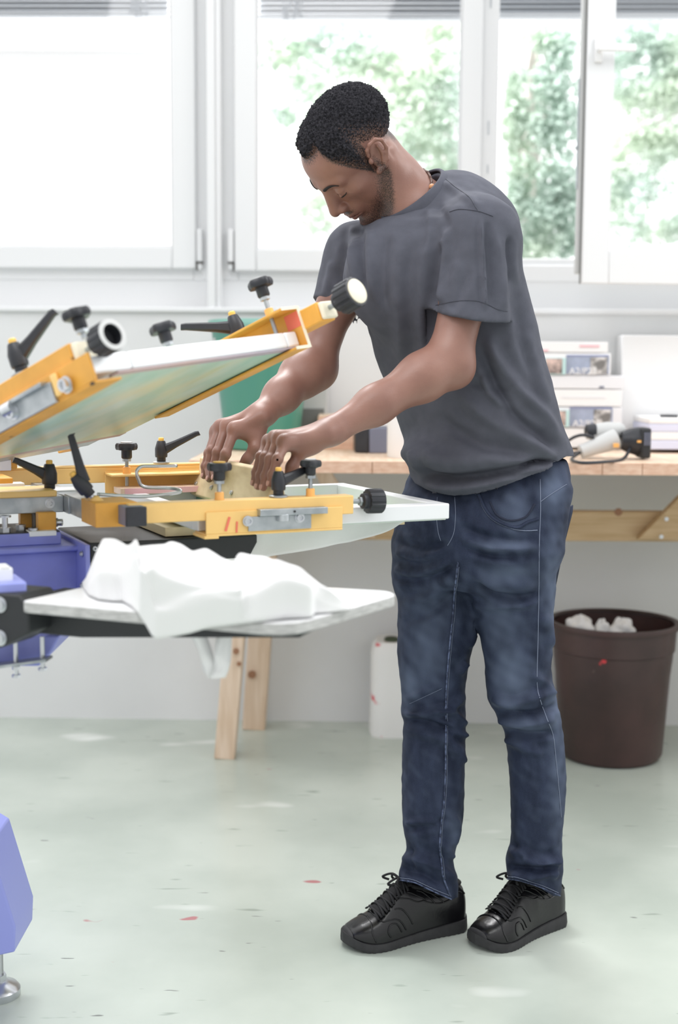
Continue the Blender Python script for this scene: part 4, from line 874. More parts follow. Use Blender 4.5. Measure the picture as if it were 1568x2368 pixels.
# left arm
b = m2(); bx2(b, -.80, -.036, LW + .004, LW + .042, .022, .056); b.build('arm', M['yellow_dirty'], h2d, bevel=.002)
b = m2(); bx2(b, -.036, -.024, LW + .006, LW + .040, .024, .054); b.build('end_plug', M['ivory'], h2d, bevel=.003)
b = m2(); bx2(b, -.42, .002, LW + .042, LW + .046, -.010, .030); bx2(b, -.42, .002, LW - .0, LW + .046, -.014, -.010); bx2(b, -.42, -.03, LW, LW + .044, .018, .022); lc = b.build('clamp_channel', M['yellow_dirty'], h2d, bevel=.001)
b = m2(); bx2(b, -.085, -.072, LW + .046, LW + .052, -.006, .026); b.build('weld_lip', M['yellow'], lc, bevel=.002)
b = m2(); bx2(b, -.30, -.088, LW + .046, LW + .052, -.012, .018); bx2(b, -.30, -.10, LW + .046, LW + .060, .016, .022); p_ = b.build('bracket', M['steel'], h2d, bevel=.001)
b = m2(); b.lathe([(.010, -.012), (.010, .012)], (-.19, SG * (LW + .056), .012), (1, 0, 0), 16); b.build('pivot_pin', M['zinc'], h2d, smooth=True, sharp=40)
for px, py in ((153, 890), (30, 952)):
    u0, hh = h2(px, py, LW + .053); bolt(h2d, P2(u0, LW + .052, hh), sd, .0095, .009)
u0, hh = h2(192, 765, LW + .02); star_knob(h2d, P2(u0, LW + .022, .056), nv, .030, .95, collar=None, spin=.9)
u0, hh = h2(45, 832, LW + .02); lever(h2d, P2(u0, LW + .022, .056), nv, e * .7 - sd * .5, .075, 1.1, rise=.55)
fluted_knob(h2d, P2(-.026, LW + .022, .040), e + nv * .02, .020, .98, hollow=True)
# star knob on the front bar, standing behind it
u0, hh = h2(412, 800, .25); star_knob(h2d, P2(u0 - .02, .25, .027), nv, .030, .95, collar=None, spin=.2)
# cross rail at the hinge end
b = m2(); bx2(b, -.66, -.62, -.05, LW + .06, .02, .055); b.build('cross_rail', M['steel'], h2d, bevel=.001)
s2f = thing('screen_frame', 'raised white print screen with a blotchy green underside', 'print screen', P2(-.24, .2, 0), H2R)
b = m2(); w = .03; U0, U1 = -.50, -.003
bx2(b, U0, U1, .0015, w, .0, .026); bx2(b, U0, U1, LW - w, LW + .041, .0, .026); bx2(b, U1 - w, U1, w, LW - w, .0, .026); bx2(b, U0, U0 + w, w, LW - w, .0, .026); b.build('frame', M['alu'], s2f, bevel=.004, seg=3)
M['under'] = mat('green_stained_mesh', (200, 222, 210), 0.35, col2=(160, 202, 184), vscale=4.5, stretch=(1, 2.5, 1), lo=.38, hi=.62)
spots(M['under'], (214, 212, 176), 3.2, .52, .2, 7.0, (1, 3, 1)); spots(M['under'], (176, 196, 150), 5.0, .60, .15, 1.0, (1, 3, 1))
b = m2(); bx2(b, U0 + .02, U1 - .02, .008, LW - .01, -.0022, -.0006); b.build('mesh', M['under'], s2f)
M['rim_ink'] = mat('dusty_pink_rim', (196, 168, 160), 0.5, col2=(178, 172, 186), vscale=3)
b = m2(); bx2(b, U1 - .022, U1 - .001, .002, LW - .002, -.002, -.0004); bx2(b, U0 + .001, U0 + .022, .002, LW, -.002, -.0004); b.build('stained_rim', M['rim_ink'], s2f)
# ------------------------------------------------------------------ the man: implicit-surface sculpting
from mathutils.bvhtree import BVHTree
class Field:
    def __init__(s, lo, hi, h):
        s.lo = np.array(lo, float); s.h = h; s.n = np.maximum(2, np.ceil((np.array(hi) - s.lo) / h).astype(int) + 1)
        s.ax = [s.lo[i] + h * np.arange(s.n[i]) for i in range(3)]; s.f = np.full(tuple(s.n), .15, np.float32)
    def sub(s, lo, hi):
        i0 = np.clip(np.floor((np.array(lo) - s.lo) / s.h).astype(int), 0, s.n); i1 = np.clip(np.ceil((np.array(hi) - s.lo) / s.h).astype(int) + 1, 0, s.n)
        if np.any(i1 <= i0): return None
        sl = tuple(slice(a, b_) for a, b_ in zip(i0, i1)); return sl, [s.ax[i][sl[i]] for i in range(3)]
    def apply(s, prim, op='u', k=.01, off=0.0):
        r = s.sub(prim.lo - k - .012 - max(off, 0), prim.hi + k + .012 + max(off, 0))
        if r is None: return
        sl, (x, y, z) = r; X, Y, Z = np.meshgrid(x, y, z, indexing='ij', sparse=True)
        d = prim.d(X, Y, Z) - off; a = s.f[sl]
        if op == 'u': h_ = np.maximum(k - np.abs(a - d), 0); s.f[sl] = np.minimum(a, d) - h_ * h_ / (4 * k)
        elif op == 's': h_ = np.maximum(k - np.abs(a + d), 0); s.f[sl] = np.maximum(a, -d) + h_ * h_ / (4 * k)
        elif op == 'i': s.f[sl] = np.maximum(a, d)
    def mesh(s):
        f = s.f; sg = f < 0; n = s.n
        c = np.zeros(tuple(n - 1), np.int8)
        for dx in (0, 1):
            for dy in (0, 1):
                for dz in (0, 1): c += sg[dx:n[0] - 1 + dx, dy:n[1] - 1 + dy, dz:n[2] - 1 + dz]
        act = (c > 0) & (c < 8); I = np.argwhere(act); idx = np.full(tuple(n - 1), -1, np.int64); idx[act] = np.arange(len(I))
        acc = np.zeros((len(I), 3)); cnt = np.zeros(len(I))
        cor = [(a, b_, c_) for a in (0, 1) for b_ in (0, 1) for c_ in (0, 1)]
        val = {q: f[I[:, 0] + q[0], I[:, 1] + q[1], I[:, 2] + q[2]] for q in cor}
        for a in cor:
            for ax in range(3):
                if a[ax]: continue
                b_ = list(a); b_[ax] = 1; va, vb_ = val[a], val[tuple(b_)]; m = (va < 0) != (vb_ < 0)
                t = np.where(m, va / np.where(m, va - vb_, 1), 0); p = np.tile(np.array(a, float), (len(I), 1)); p[:, ax] += t
                acc[m] += p[m]; cnt[m] += 1
        V = s.lo + s.h * (I + acc / cnt[:, None]); Fs = []
        for ax in range(3):
            u, w = [(1, 2), (2, 0), (0, 1)][ax]
            sA = [slice(None)] * 3; sB = [slice(None)] * 3; sA[ax] = slice(0, -1); sB[ax] = slice(1, None)
            for q in (u, w): sA[q] = slice(1, -1); sB[q] = slice(1, -1)
            A, B = sg[tuple(sA)], sg[tuple(sB)]; E = np.argwhere(A != B)
            if not len(E): continue
            ins = A[tuple(E.T)]; E = E.copy(); E[:, u] += 1; E[:, w] += 1
            def cell(du, dw): q = E.copy(); q[:, u] -= du; q[:, w] -= dw; return idx[tuple(q.T)]
            Q = np.stack([cell(1, 1), cell(0, 1), cell(0, 0), cell(1, 0)], 1); Q[~ins] = Q[~ins][:, ::-1]; Fs.append(Q)
        return V, np.concatenate(Fs)
class Ell:
    def __init__(s, c, r, R=None):
        s.c = np.array(c, float); s.r = np.array(r, float) * np.ones(3); s.R = I3 if R is None else np.array(R)
        e_ = np.sqrt((s.R ** 2) @ (s.r ** 2)); s.lo = s.c - e_; s.hi = s.c + e_
    def d(s, X, Y, Z):
        dx, dy, dz = X - s.c[0], Y - s.c[1], Z - s.c[2]; R = s.R
        u = [(dx * R[0, i] + dy * R[1, i] + dz * R[2, i]) for i in range(3)]
        k0 = np.sqrt(sum((u[i] / s.r[i]) ** 2 for i in range(3))); k1 = np.sqrt(sum((u[i] / s.r[i] ** 2) ** 2 for i in range(3))) + 1e-9
        return k0 * (k0 - 1) / k1
class Cap:
    def __init__(s, a, b, ra, rb=None):
        s.a = np.array(a, float); s.b = np.array(b, float); s.ra = ra; s.rb = ra if rb is None else rb
        r = max(s.ra, s.rb); s.lo = np.minimum(s.a, s.b) - r; s.hi = np.maximum(s.a, s.b) + r
    def d(s, X, Y, Z):
        ba = s.b - s.a; L2 = ba @ ba + 1e-12; px, py, pz = X - s.a[0], Y - s.a[1], Z - s.a[2]
        t = np.clip((px * ba[0] + py * ba[1] + pz * ba[2]) / L2, 0, 1)
        return np.sqrt((px - t * ba[0]) ** 2 + (py - t * ba[1]) ** 2 + (pz - t * ba[2]) ** 2) - (s.ra + (s.rb - s.ra) * t)
class Rows:
    """stack of ellipses along z: rows = (z, cx, cy, rx, ry, angle)"""
    def __init__(s, rows):
        r = np.array(sorted(rows, key=lambda q: q[0])); s.q = r; m = np.maximum(r[:, 3], r[:, 4])
        s.lo = np.array([(r[:, 1] - m).min(), (r[:, 2] - m).min(), r[0, 0]]); s.hi = np.array([(r[:, 1] + m).max(), (r[:, 2] + m).max(), r[-1, 0]])
    def d(s, X, Y, Z):
        z = Z.ravel(); q = s.q
        def ip(i): return smooth_interp(z, q[:, 0], q[:, i]).reshape(Z.shape)
        cx, cy, rx, ry, an = [ip(i) for i in range(1, 6)]; dx, dy = X - cx, Y - cy; c, sn = np.cos(an), np.sin(an)
        u, v = dx * c + dy * sn, -dx * sn + dy * c
        k0 = np.sqrt((u / rx) ** 2 + (v / ry) ** 2); k1 = np.sqrt((u / rx ** 2) ** 2 + (v / ry ** 2) ** 2) + 1e-9
        d = np.where(k0 < 1e-4, -np.minimum(rx, ry), k0 * (k0 - 1) / k1)
        return np.maximum(d, np.maximum(Z - q[-1, 0], q[0, 0] - Z))
def smooth_interp(x, xs, ys):
    """monotone-ish cubic interpolation with clamped ends"""
    xs = np.asarray(xs); ys = np.asarray(ys); m = np.gradient(ys, xs); i = np.clip(np.searchsorted(xs, x) - 1, 0, len(xs) - 2)
    h = xs[i + 1] - xs[i]; t = np.clip((x - xs[i]) / h, 0, 1)
    return (2 * t ** 3 - 3 * t ** 2 + 1) * ys[i] + (t ** 3 - 2 * t ** 2 + t) * h * m[i] + (-2 * t ** 3 + 3 * t ** 2) * ys[i + 1] + (t ** 3 - t ** 2) * h * m[i + 1]
class Half:
    """half space: d = (p - o).n, kept inside a box"""
    def __init__(s, o, n, lo, hi): s.o = np.array(o, float); s.n = np.array(n, float) / np.linalg.norm(n); s.lo = np.array(lo, float); s.hi = np.array(hi, float)
    def d(s, X, Y, Z): return (X - s.o[0]) * s.n[0] + (Y - s.o[1]) * s.n[1] + (Z - s.o[2]) * s.n[2]
def chain(pts, rs): return [Cap(pts[i], pts[i + 1], rs[i], rs[i + 1]) for i in range(len(pts) - 1)]
def project(V):
    v = V - CAM; d = v @ FWD; return CX + F_PX * (v @ RIGHT) / d, CY - F_PX * (v @ UP) / d
def vnormals(V, Fs):
    a, b_, c = V[Fs[:, 0]], V[Fs[:, 1]], V[Fs[:, 2]]; d = V[Fs[:, 3]]; n = np.cross(c - a, d - b_); N = np.zeros_like(V)
    for i in range(4): np.add.at(N, Fs[:, i], n)
    return N / (np.linalg.norm(N, axis=1)[:, None] + 1e-12)
def drop_islands(Q, nmin=600):
    n = int(Q.max()) + 1; lab = np.arange(n)
    E = np.concatenate([Q[:, [0, 1]], Q[:, [1, 2]], Q[:, [2, 3]], Q[:, [3, 0]]])
    for _ in range(3000):
        m = np.minimum(lab[E[:, 0]], lab[E[:, 1]]); new = lab.copy(); np.minimum.at(new, E[:, 0], m); np.minimum.at(new, E[:, 1], m); new = new[new]
        if np.array_equal(new, lab): break
        lab = new
    cnt = np.bincount(lab[Q[:, 0]], minlength=n); return Q[cnt[lab[Q[:, 0]]] >= nmin]
def relax(V, Fs, it=1, lam=.5):
    E = np.concatenate([Fs[:, [0, 1]], Fs[:, [1, 2]], Fs[:, [2, 3]], Fs[:, [3, 0]]])
    for k in range(it):
        S = np.zeros_like(V); C = np.zeros(len(V)); np.add.at(S, E[:, 0], V[E[:, 1]]); np.add.at(C, E[:, 0], 1); V = V + lam * (S / np.maximum(C, 1)[:, None] - V)
    return V
def noise3(P, scale, seed=0):
    r = np.random.default_rng(seed); out = np.zeros(len(P))
    for i in range(10):
        k = r.normal(size=3); k *= scale * r.uniform(.6, 1.5) / np.linalg.norm(k) * 2 * PI; out += np.sin(P @ k + r.uniform(0, 6.28))
    return out / 4.5
def fold(V, N, curves, facing=True):
    """raise / sink soft cloth folds given as curves over the side that faces the viewer"""
    px, py = project(V); d0 = np.zeros(len(V)); vd = CAM - V; vd /= np.linalg.norm(vd, axis=1)[:, None]; fc = np.clip((N * vd).sum(1) * 2.5 + .3, 0, 1)
    for pts, w, amp in curves:
        P = spline(pts, max(8, 6 * len(pts))); x0, y0 = P.min(0) - 3.2 * w; x1, y1 = P.max(0) + 3.2 * w
        m = np.where((px > x0) & (px < x1) & (py > y0) & (py < y1))[0]
        if not len(m): continue
        q = np.stack([px[m], py[m]], 1); best = np.full(len(m), 1e9); tt = np.zeros(len(m)); sd_ = np.zeros(len(m))
        for i in range(len(P) - 1):
            ab = P[i + 1] - P[i]; L2 = ab @ ab + 1e-9; t = np.clip(((q - P[i]) @ ab) / L2, 0, 1); r = q - P[i] - t[:, None] * ab; dd = np.hypot(r[:, 0], r[:, 1]); u = dd < best
            best[u] = dd[u]; tt[u] = (i + t[u]) / (len(P) - 1)
        env = np.clip(np.minimum(tt, 1 - tt) * 4.5 + .04, 0, 1); env = env * env * (3 - 2 * env)
        d0[m] += amp * env * (np.exp(-(best / w) ** 2) - .28 * np.exp(-((best - 1.9 * w) / w) ** 2))
    return V + N * (d0 * (fc if facing else 1))[:, None]
def attr(o, name, vals):
    a = o.data.attributes.new(name, 'FLOAT', 'POINT'); a.data.foreach_set('value', np.asarray(vals, np.float32))
def attr_mix(m, name, col, noise=None, gain=1.0):
    nt = m.node_tree; b = nt.nodes['Principled BSDF']; at_ = nt.nodes.new('ShaderNodeAttribute'); at_.attribute_name = name
    fac = at_.outputs['Fac']
    if noise:
        tc = nt.nodes.new('ShaderNodeTexCoord'); no = nt.nodes.new('ShaderNodeTexNoise'); no.inputs['Scale'].default_value = noise; no.inputs['Detail'].default_value = 2
        nt.links.new(tc.outputs['Object'], no.inputs[0]); mr = nt.nodes.new('ShaderNodeMapRange'); mr.inputs[1].default_value = .35; mr.inputs[2].default_value = .65; nt.links.new(no.outputs[0], mr.inputs[0])
        # noise + attribute - 0.5, clamped
        ad = nt.nodes.new('ShaderNodeMath'); ad.operation = 'MULTIPLY_ADD'; nt.links.new(fac, ad.inputs[0]); ad.inputs[1].default_value = 1.6 * gain; 
        sb_ = nt.nodes.new('ShaderNodeMath'); sb_.operation = 'MULTIPLY_ADD'; nt.links.new(mr.outputs[0], sb_.inputs[0]); sb_.inputs[1].default_value = .8; sb_.inputs[2].default_value = -.8
        nt.links.new(sb_.outputs[0], ad.inputs[2]); ad.use_clamp = True; fac = ad.outputs[0]
    mx = nt.nodes.new('ShaderNodeMixRGB'); nt.links.new(fac, mx.inputs[0]); old = b.inputs['Base Color'].links
    if old: nt.links.new(old[0].from_socket, mx.inputs[1])
    else: mx.inputs[1].default_value = b.inputs['Base Color'].default_value
    mx.inputs[2].default_value = srgb(col); nt.links.new(mx.outputs[0], b.inputs['Base Color']); return m

# ---- skeleton points
HEAD_EUL = (1.6735, -1.0393, -.5287); HS = 1.03; HC = at(815, 353, 2.50)
def rotm(a, b_, c):
    Rz = np.array([[math.cos(a), -math.sin(a), 0], [math.sin(a), math.cos(a), 0], [0, 0, 1]]); Rx = np.array([[1, 0, 0], [0, math.cos(b_), -math.sin(b_)], [0, math.sin(b_), math.cos(b_)]]); Ry = np.array([[math.cos(c), 0, math.sin(c)], [0, 1, 0], [-math.sin(c), 0, math.cos(c)]]); return Rz @ Rx @ Ry
HR = rotm(*HEAD_EUL)
def hp_(x, y, z): return HC + HS * (HR @ np.array([x, y, z]))
def HE(c, r, rot=None): return Ell(hp_(*c), np.array(r) * HS, HR if rot is None else HR @ rot)
def HCp(a, b_, ra, rb=None): return Cap(hp_(*a), hp_(*b_), ra * HS, (ra if rb is None else rb) * HS)
def HCh(pts, rs): return [HCp(pts[i], pts[i + 1], rs[i], rs[i + 1]) for i in range(len(pts) - 1)]
NECK0 = hp_(0, -.025, -.045); COLC = at(953, 452, 2.53); NECK1 = at(958, 474, 2.535)
CN = -.627 * RIGHT + .75 * UP - .45 * FWD; CN /= np.linalg.norm(CN)
SHL, SHR = at(1108, 545, 2.42), at(826, 588, 2.64)
ELL, ELR = at(1038, 836, 2.385), at(726, 842, 2.62)
WRL, WRR = at(757, 1003, 2.275), at(603, 962, 2.485)
def head_prims():
    S = []
    def u(p, k): S.append((p, 'u', k))
    def s(p, k): S.append((p, 's', k))
    u(HE((0, -.016, .033), (.073, .090, .067)), .01); u(HE((0, .026, .032), (.061, .056, .050)), .03); u(HE((0, .028, -.020), (.058, .056, .060)), .03)
    u(HE((0, .034, -.070), (.043, .046, .042)), .03)
    for q in (-1, 1):
        u(HCp((q * .055, -.008, -.048), (q * .022, .064, -.098), .013, .013), .025); u(HE((q * .044, .052, -.014), (.021, .019, .014)), .02)
        u(HE((q * .05, .03, -.04), (.012, .03, .03)), .02)
    u(HE((0, .071, -.099), (.019, .015, .016)), .015)
    for q in (-1, 1):
        u(HCp((q * .010, .083, .0235), (q * .046, .066, .021), .0075, .0065), .014); s(HE((q * .031, .092, .003), (.017, .014, .0095)), .014)
    u(HCp((0, .072, .016), (0, .096, -.026), .0125, .0125), .010); u(HCp((0, .082, .012), (0, .106, -.028), .0062, .0080), .010)
    for q in (-1, 1): u(HE((q * .031, .0715, .0015), (.0142, .0125, .0125)), .003)
    for q in (-1, 1): u(HCh([(q * .018, .0755, -.0045), (q * .030, .0828, -.0075), (q * .043, .0745, -.0045)], [.002, .0026, .002])[0], .003); u(HCh([(q * .030, .0828, -.0075), (q * .043, .0745, -.0045)], [.0026, .002])[0], .003)
    u(HE((0, .107, -.0335), (.0105, .0105, .0095)), .007)
    for q in (-1, 1): u(HE((q * .0125, .096, -.0365), (.0080, .0105, .0075)), .005); s(HE((q * .0065, .101, -.0455), (.0036, .0055, .003)), .003)
    u(HE((0, .076, -.058), (.029, .021, .019)), .015)
    for p in HCh([(-.024, .081, -.0660), (-.009, .0945, -.0610), (0, .0955, -.0620), (.009, .0945, -.0610), (.024, .081, -.0660)], [.003, .0048, .0046, .0048, .003]): u(p, .004)
    for p in HCh([(-.021, .0815, -.0690), (-.008, .0930, -.0722), (.008, .0930, -.0722), (.021, .0815, -.0690)], [.003, .0056, .0056, .003]): u(p, .004)
    for p in HCh([(-.025, .0835, -.0668), (0, .1005, -.0662), (.025, .0835, -.0668)], [.0012, .0015, .0012]): s(p, .003)
    s(HE((0, .0945, -.0845), (.014, .006, .0045)), .010)
    ca_, sa_ = math.cos(math.radians(28)), math.sin(math.radians(28))
    def er(y, z): return (-.010 + (y + .010) * ca_ - z * sa_, (y + .010) * sa_ + z * ca_)     # ears lean back
    ER = np.array([[1, 0, 0], [0, ca_, -sa_], [0, sa_, ca_]])
    def EE(x, y, z, r, k): yy_, z2 = er(y, z); return HE((x, yy_, z2), r, ER)
    for q in (-1, 1):        # ears
        u(EE(q * .0745, -.012, -.002, (.006, .018, .027), 0), .004)
        out = [(.010, .006, .079), (.010, .017, .081), (.003, .026, .085), (-.010, .030, .088), (-.021, .023, .090), (-.0255, .006, .089), (-.020, -.015, .086), (-.010, -.027, .082), (.002, -.031, .079)]
        for p in HCh([(q * w_,) + er(y, z) for y, z, w_ in out], [.0032, .0034, .0034, .0034, .0034, .0034, .0036, .0042, .0043]): u(p, .003)
        s(EE(q * .087, -.008, .001, (.0085, .009, .016), 0), .004)
        for p in HCh([(q * .0835,) + er(-.012, -.018), (q * .0845,) + er(-.017, .000), (q * .084,) + er(-.012, .016)], [.0032, .0036, .0028]): u(p, .003)
        u(EE(q * .079, .009, -.005, (.0045, .005, .0065), 0), .003); s(EE(q * .082, .0005, -.004, (.0045, .0045, .006), 0), .003); u(EE(q * .079, -.001, -.029, (.0050, .0065, .0070), 0), .004)
    return S
HEADP = head_prims()
def neck_prims():
    ax_ = NECK1 - NECK0
    return [(Cap(NECK0, NECK0 + ax_ * .55, .050, .050), 'u', .03), (Cap(NECK0 + ax_ * .55, NECK1, .050, .060), 'u', .02),
            (Cap(hp_(-.055, -.03, -.03), NECK1 + ax_ * .1 + np.array([-.03, -.035, -.02]), .012, .009), 'u', .03), (Cap(NECK1 - CN * .03, SHL, .045, .045), 'u', .04), (Cap(NECK1 - CN * .03, SHR, .045, .045), 'u', .04)]
def hand(W_, fingers, thumb, dW, sgn):
    """W_ wrist; fingers: list of 4 joint chains given in pixel + depth"""
    S = []; mc = []
    for ch, r in fingers:
        P = [at(*q) for q in ch]; mc.append(P[0]); rr = [.0098 * r, .0086 * r, .0078 * r, .0066 * r]
        for i, c in enumerate(chain(P, rr)): S.append((c, 'u', .0045 if i else .006))
        for q, k in ((P[1], .0092), (P[2], .0080)): S.append((Ell(q, k * r), 'u', .004))
    for i, m_ in enumerate(mc):
        base = W_ + (m_ - W_) * .12 + (m_ - np.mean(mc, 0)) * .35
        S.append((Cap(base, m_, .0150, .0105), 'u', .016))
    T = [at(*q) for q in thumb]
    for i, c in enumerate(chain(T, [.0150, .0115, .0098, .0072])): S.append((c, 'u', .008 if i else .018))
    S.append((Cap(T[0], mc[3], .013, .009), 'u', .014)); S.append((Cap(T[0] * .6 + T[1] * .4, mc[3] * .8 + T[1] * .2, .010, .007), 'u', .014))
    return S
FN = -.958 * a1 + .287 * zz; FO = R0 - (.261 - SQT) * a1 + 1.001 * zz                 # face of the squeegee handle the fingers press on
def fd_(px, py, r=.0085): return (on_plane(px, py, FO + FN * r, FN) - CAM) @ FWD
def finger(mcp, pip, dip, tip, lo=0.0, bk=.025):
    d1 = max(lo, fd_(*pip)); d2_ = max(lo, fd_(*dip)); d3 = max(lo, fd_(*tip, .0075)); return [mcp + (d1 + bk,), pip + (d1,), dip + (d2_,), tip + (d3,)]
FR = [(finger((500, 997), (482, 1048), (474, 1078), (472, 1101)), .92), (finger((511, 986), (489, 1042), (481, 1078), (484, 1108)), 1.0),
      (finger((525, 984), (503, 1046), (494, 1080), (497, 1106), 2.41), 1.06), (finger((543, 992), (522, 1050), (510, 1082), (507, 1106), 2.395), 1.04)]
TR = [(594, 1000, 2.47), (590, 1036, 2.455), (572, 1062, 2.455), (556, 1080, 2.46)]
FL = [(finger((622, 1020), (602, 1056), (592, 1092), (587, 1117), 2.22), .90), (finger((636, 1012), (613, 1058), (602, 1100), (597, 1125), 2.21), .98),
      (finger((647, 1013), (625, 1063), (614, 1102), (609, 1127), 2.205), 1.02), (finger((660, 1022), (642, 1062), (630, 1098), (625, 1118), 2.20), .98)]
TL = [(722, 1028, 2.265), (694, 1046, 2.255), (675, 1080, 2.25), (664, 1110, 2.25)]
def arm_prims():
    S = []
    for sh, el, wr, g_ in ((SHL, ELL, WRL, 1.0), (SHR, ELR, WRR, .86)):
        ax_ = (wr - el); ua = el - sh
        S += [(Cap(sh, sh + ua * .45, .048 * g_, .042 * g_), 'u', .03), (Cap(sh + ua * .45, el, .042 * g_, .039), 'u', .03)]
        S += [(Cap(el, el + ax_ * .22, .039, .0405), 'u', .03), (Cap(el + ax_ * .22, el + ax_ * .62, .0405, .031), 'u', .03), (Cap(el + ax_ * .62, wr, .031, .0225), 'u', .03)]
        S += [(Ell(el + np.array([.014, 0, -.018]), (.026, .028, .026)), 'u', .03)]
        S += [(Ell(wr - ax_ * .03, (.024, .026, .020)), 'u', .02)]
    return S
ARMP = arm_prims(); HANDP = hand(WRR, FR, TR, 0, 1) + hand(WRL, FL, TL, 0, -1)
def z_of(px, py, d): return at(px, py, d)[2]
def rows_px(data, dfun, ratio, ang):
    out = []
    for py, xl, xr in data:
        d = dfun(py); rt_ = ratio(py) if callable(ratio) else ratio; a = at(xl, py, d); c = at(xr, py, d); m = (a + c) / 2; w = (c[0] - a[0]) / 2
        if ang == 0: rx, ry = w, w * rt_
        else: rx = w / math.sqrt(math.cos(ang) ** 2 + (rt_ * math.sin(ang)) ** 2); ry = rx * rt_
        out.append((m[2], m[0], m[1], rx, ry, ang))
    return out
TA = -math.radians(41)
lin = lambda y0, d0, y1, d1: (lambda y: d0 + (d1 - d0) * (y - y0) / (y1 - y0))
TORSO = [(540, 850, 1160), (565, 826, 1180), (590, 822, 1186), (650, 832, 1203), (700, 842, 1216), (740, 852, 1227), (790, 862, 1238), (830, 872, 1247), (880, 890, 1262), (930, 907, 1278), (980, 924, 1292), (1020, 937, 1302), (1050, 944, 1308), (1080, 948, 1308), (1110, 950, 1308), (1150, 955, 1306)]
PELV = [(1055, 975, 1298), (1085, 962, 1305), (1105, 950, 1308), (1125, 942, 1312), (1160, 928, 1308), (1200, 920, 1301), (1240, 915, 1296), (1270, 912, 1290), (1300, 925, 1272), (1330, 948, 1245), (1355, 985, 1205)]
LEGR = [(1180, 965, 1105), (1230, 934, 1112), (1260, 922, 1110), (1290, 913, 1105), (1330, 905, 1090), (1360, 910, 1092), (1380, 917, 1097), (1420, 920, 1101), (1460, 920, 1099), (1500, 919, 1092), (1540, 922, 1083), (1580, 927, 1077), (1620, 930, 1076), (1650, 927, 1077), (1670, 933, 1078), (1700, 931, 1077), (1760, 930, 1075), (1820, 930, 1074), (1880, 931, 1072), (1920, 934, 1064), (1960, 940, 1054), (1985, 934, 1050), (2010, 925, 1054), (2035, 921, 1060), (2060, 922, 1060), (2085, 925, 1058)]
LEGL = [(1180, 1105, 1265), (1230, 1092, 1280), (1260, 1084, 1285), (1290, 1078, 1287), (1330, 1078, 1286), (1360, 1084, 1284), (1400, 1096, 1281), (1450, 1107, 1278), (1500, 1115, 1277), (1540, 1121, 1275), (1575, 1124, 1279), (1600, 1126, 1284), (1630, 1133, 1290), (1655, 1149, 1296), (1690, 1164, 1301), (1720, 1170, 1304), (1780, 1177, 1308), (1840, 1180, 1308), (1890, 1181, 1303), (1940, 1182, 1299), (1970, 1176, 1299), (1992, 1170, 1302), (2012, 1172, 1302), (2030, 1174, 1299), (2060, 1176, 1297), (2085, 1178, 1294)]
dT = lin(500, 2.53, 1150, 2.60); dP = lambda y: 2.605; dLR = lin(1300, 2.655, 2060, 2.70); dLL = lin(1300, 2.575, 2060, 2.69)
def shrink(rows, s): return [(z, x, y, rx - s, ry - s, a) for z, x, y, rx, ry, a in rows]
R_T = rows_px(TORSO, dT, lambda y: float(np.interp(y, [900, 1040, 1090], [.62, .72, .84])), TA); R_P = rows_px(PELV, dP, lambda y: float(np.interp(y, [1060, 1110, 1160], [.64, .68, .74])), TA); R_LR = rows_px(LEGR, dLR, 1.08, 0); R_LL = rows_px(LEGL, dLL, 1.06, 0)
bodyP = [(Rows(shrink(R_T, .03)), 'u', .02), (Rows(shrink(R_P, .05)), 'u', .03), (Rows(shrink(R_LR, .028)), 'u', .03), (Rows(shrink(R_LL, .028)), 'u', .03),
         (Cap(SHL, SHR, .05), 'u', .04)]
ALLP = bodyP + ARMP + HANDP + HEADP[:4] + neck_prims()
def build_field(prims, lo, hi, h):
    F_ = Field(lo, hi, h)
    for p, op, k in prims: F_.apply(p, op, k)
    return F_
def region(prims, lo, hi, h, keep):
    V, Q = build_field(prims, lo, hi, h).mesh(); c = V[Q].mean(1); Q = Q[keep(c)]; us, inv = np.unique(Q, return_inverse=True); return V[us], inv.reshape(-1, 4)
nax = (NECK1 - NECK0) / np.linalg.norm(NECK1 - NECK0); ncut = NECK1 + nax * .02
is_head = lambda P, e_=0: (P - ncut) @ nax < e_
def is_hand(P, e_=0):
    out = np.zeros(len(P), bool)
    for el, wr in ((ELL, WRL), (ELR, WRR)):
        ax_ = (wr - el) / np.linalg.norm(wr - el); out |= (((P - wr) @ ax_) > -.03 - e_) & (np.linalg.norm(P - wr, axis=1) < .22)
    return out
full_head = HEADP + neck_prims()
hl, hh_ = HC - .16, HC + .16; hl = np.minimum(hl, NECK1 - .10); hh_ = np.maximum(hh_, NECK1 + .10)
Vh, Qh = region(full_head, hl, hh_, .0021, lambda c: is_head(c, .004))
skin_hand = [p for p in ARMP if True] + HANDP
mh, Mh = np.minimum(WRL, WRR) + np.array([-.16, -.09, -.16]), np.maximum(WRL, WRR) + np.array([.05, .07, .06])
Vd, Qd = region(skin_hand, mh, Mh, .0017, lambda c: is_hand(c, .003))
pts_ = np.stack([SHL, SHR, ELL, ELR, WRL, WRR])
ml, Ml = pts_.min(0) - .08, pts_.max(0) + .08; ml[2] -= .0; Ml[2] = max(SHL[2], SHR[2]) - .04
Va, Qa = region(ARMP, ml, Ml, .003, lambda c: ~is_hand(c, -.003) & (c[:, 2] < min(SHL[2], SHR[2]) - .03))
Vb, Qb = region(bodyP + neck_prims()[3:] + ARMP[:2] + ARMP[7:9], np.array([p.lo for p, _, _ in bodyP]).min(0) - .01, np.array([p.hi for p, _, _ in bodyP]).max(0) + .05, .007, lambda c: ~is_head(c, -.0) & (c[:, 2] > .14))
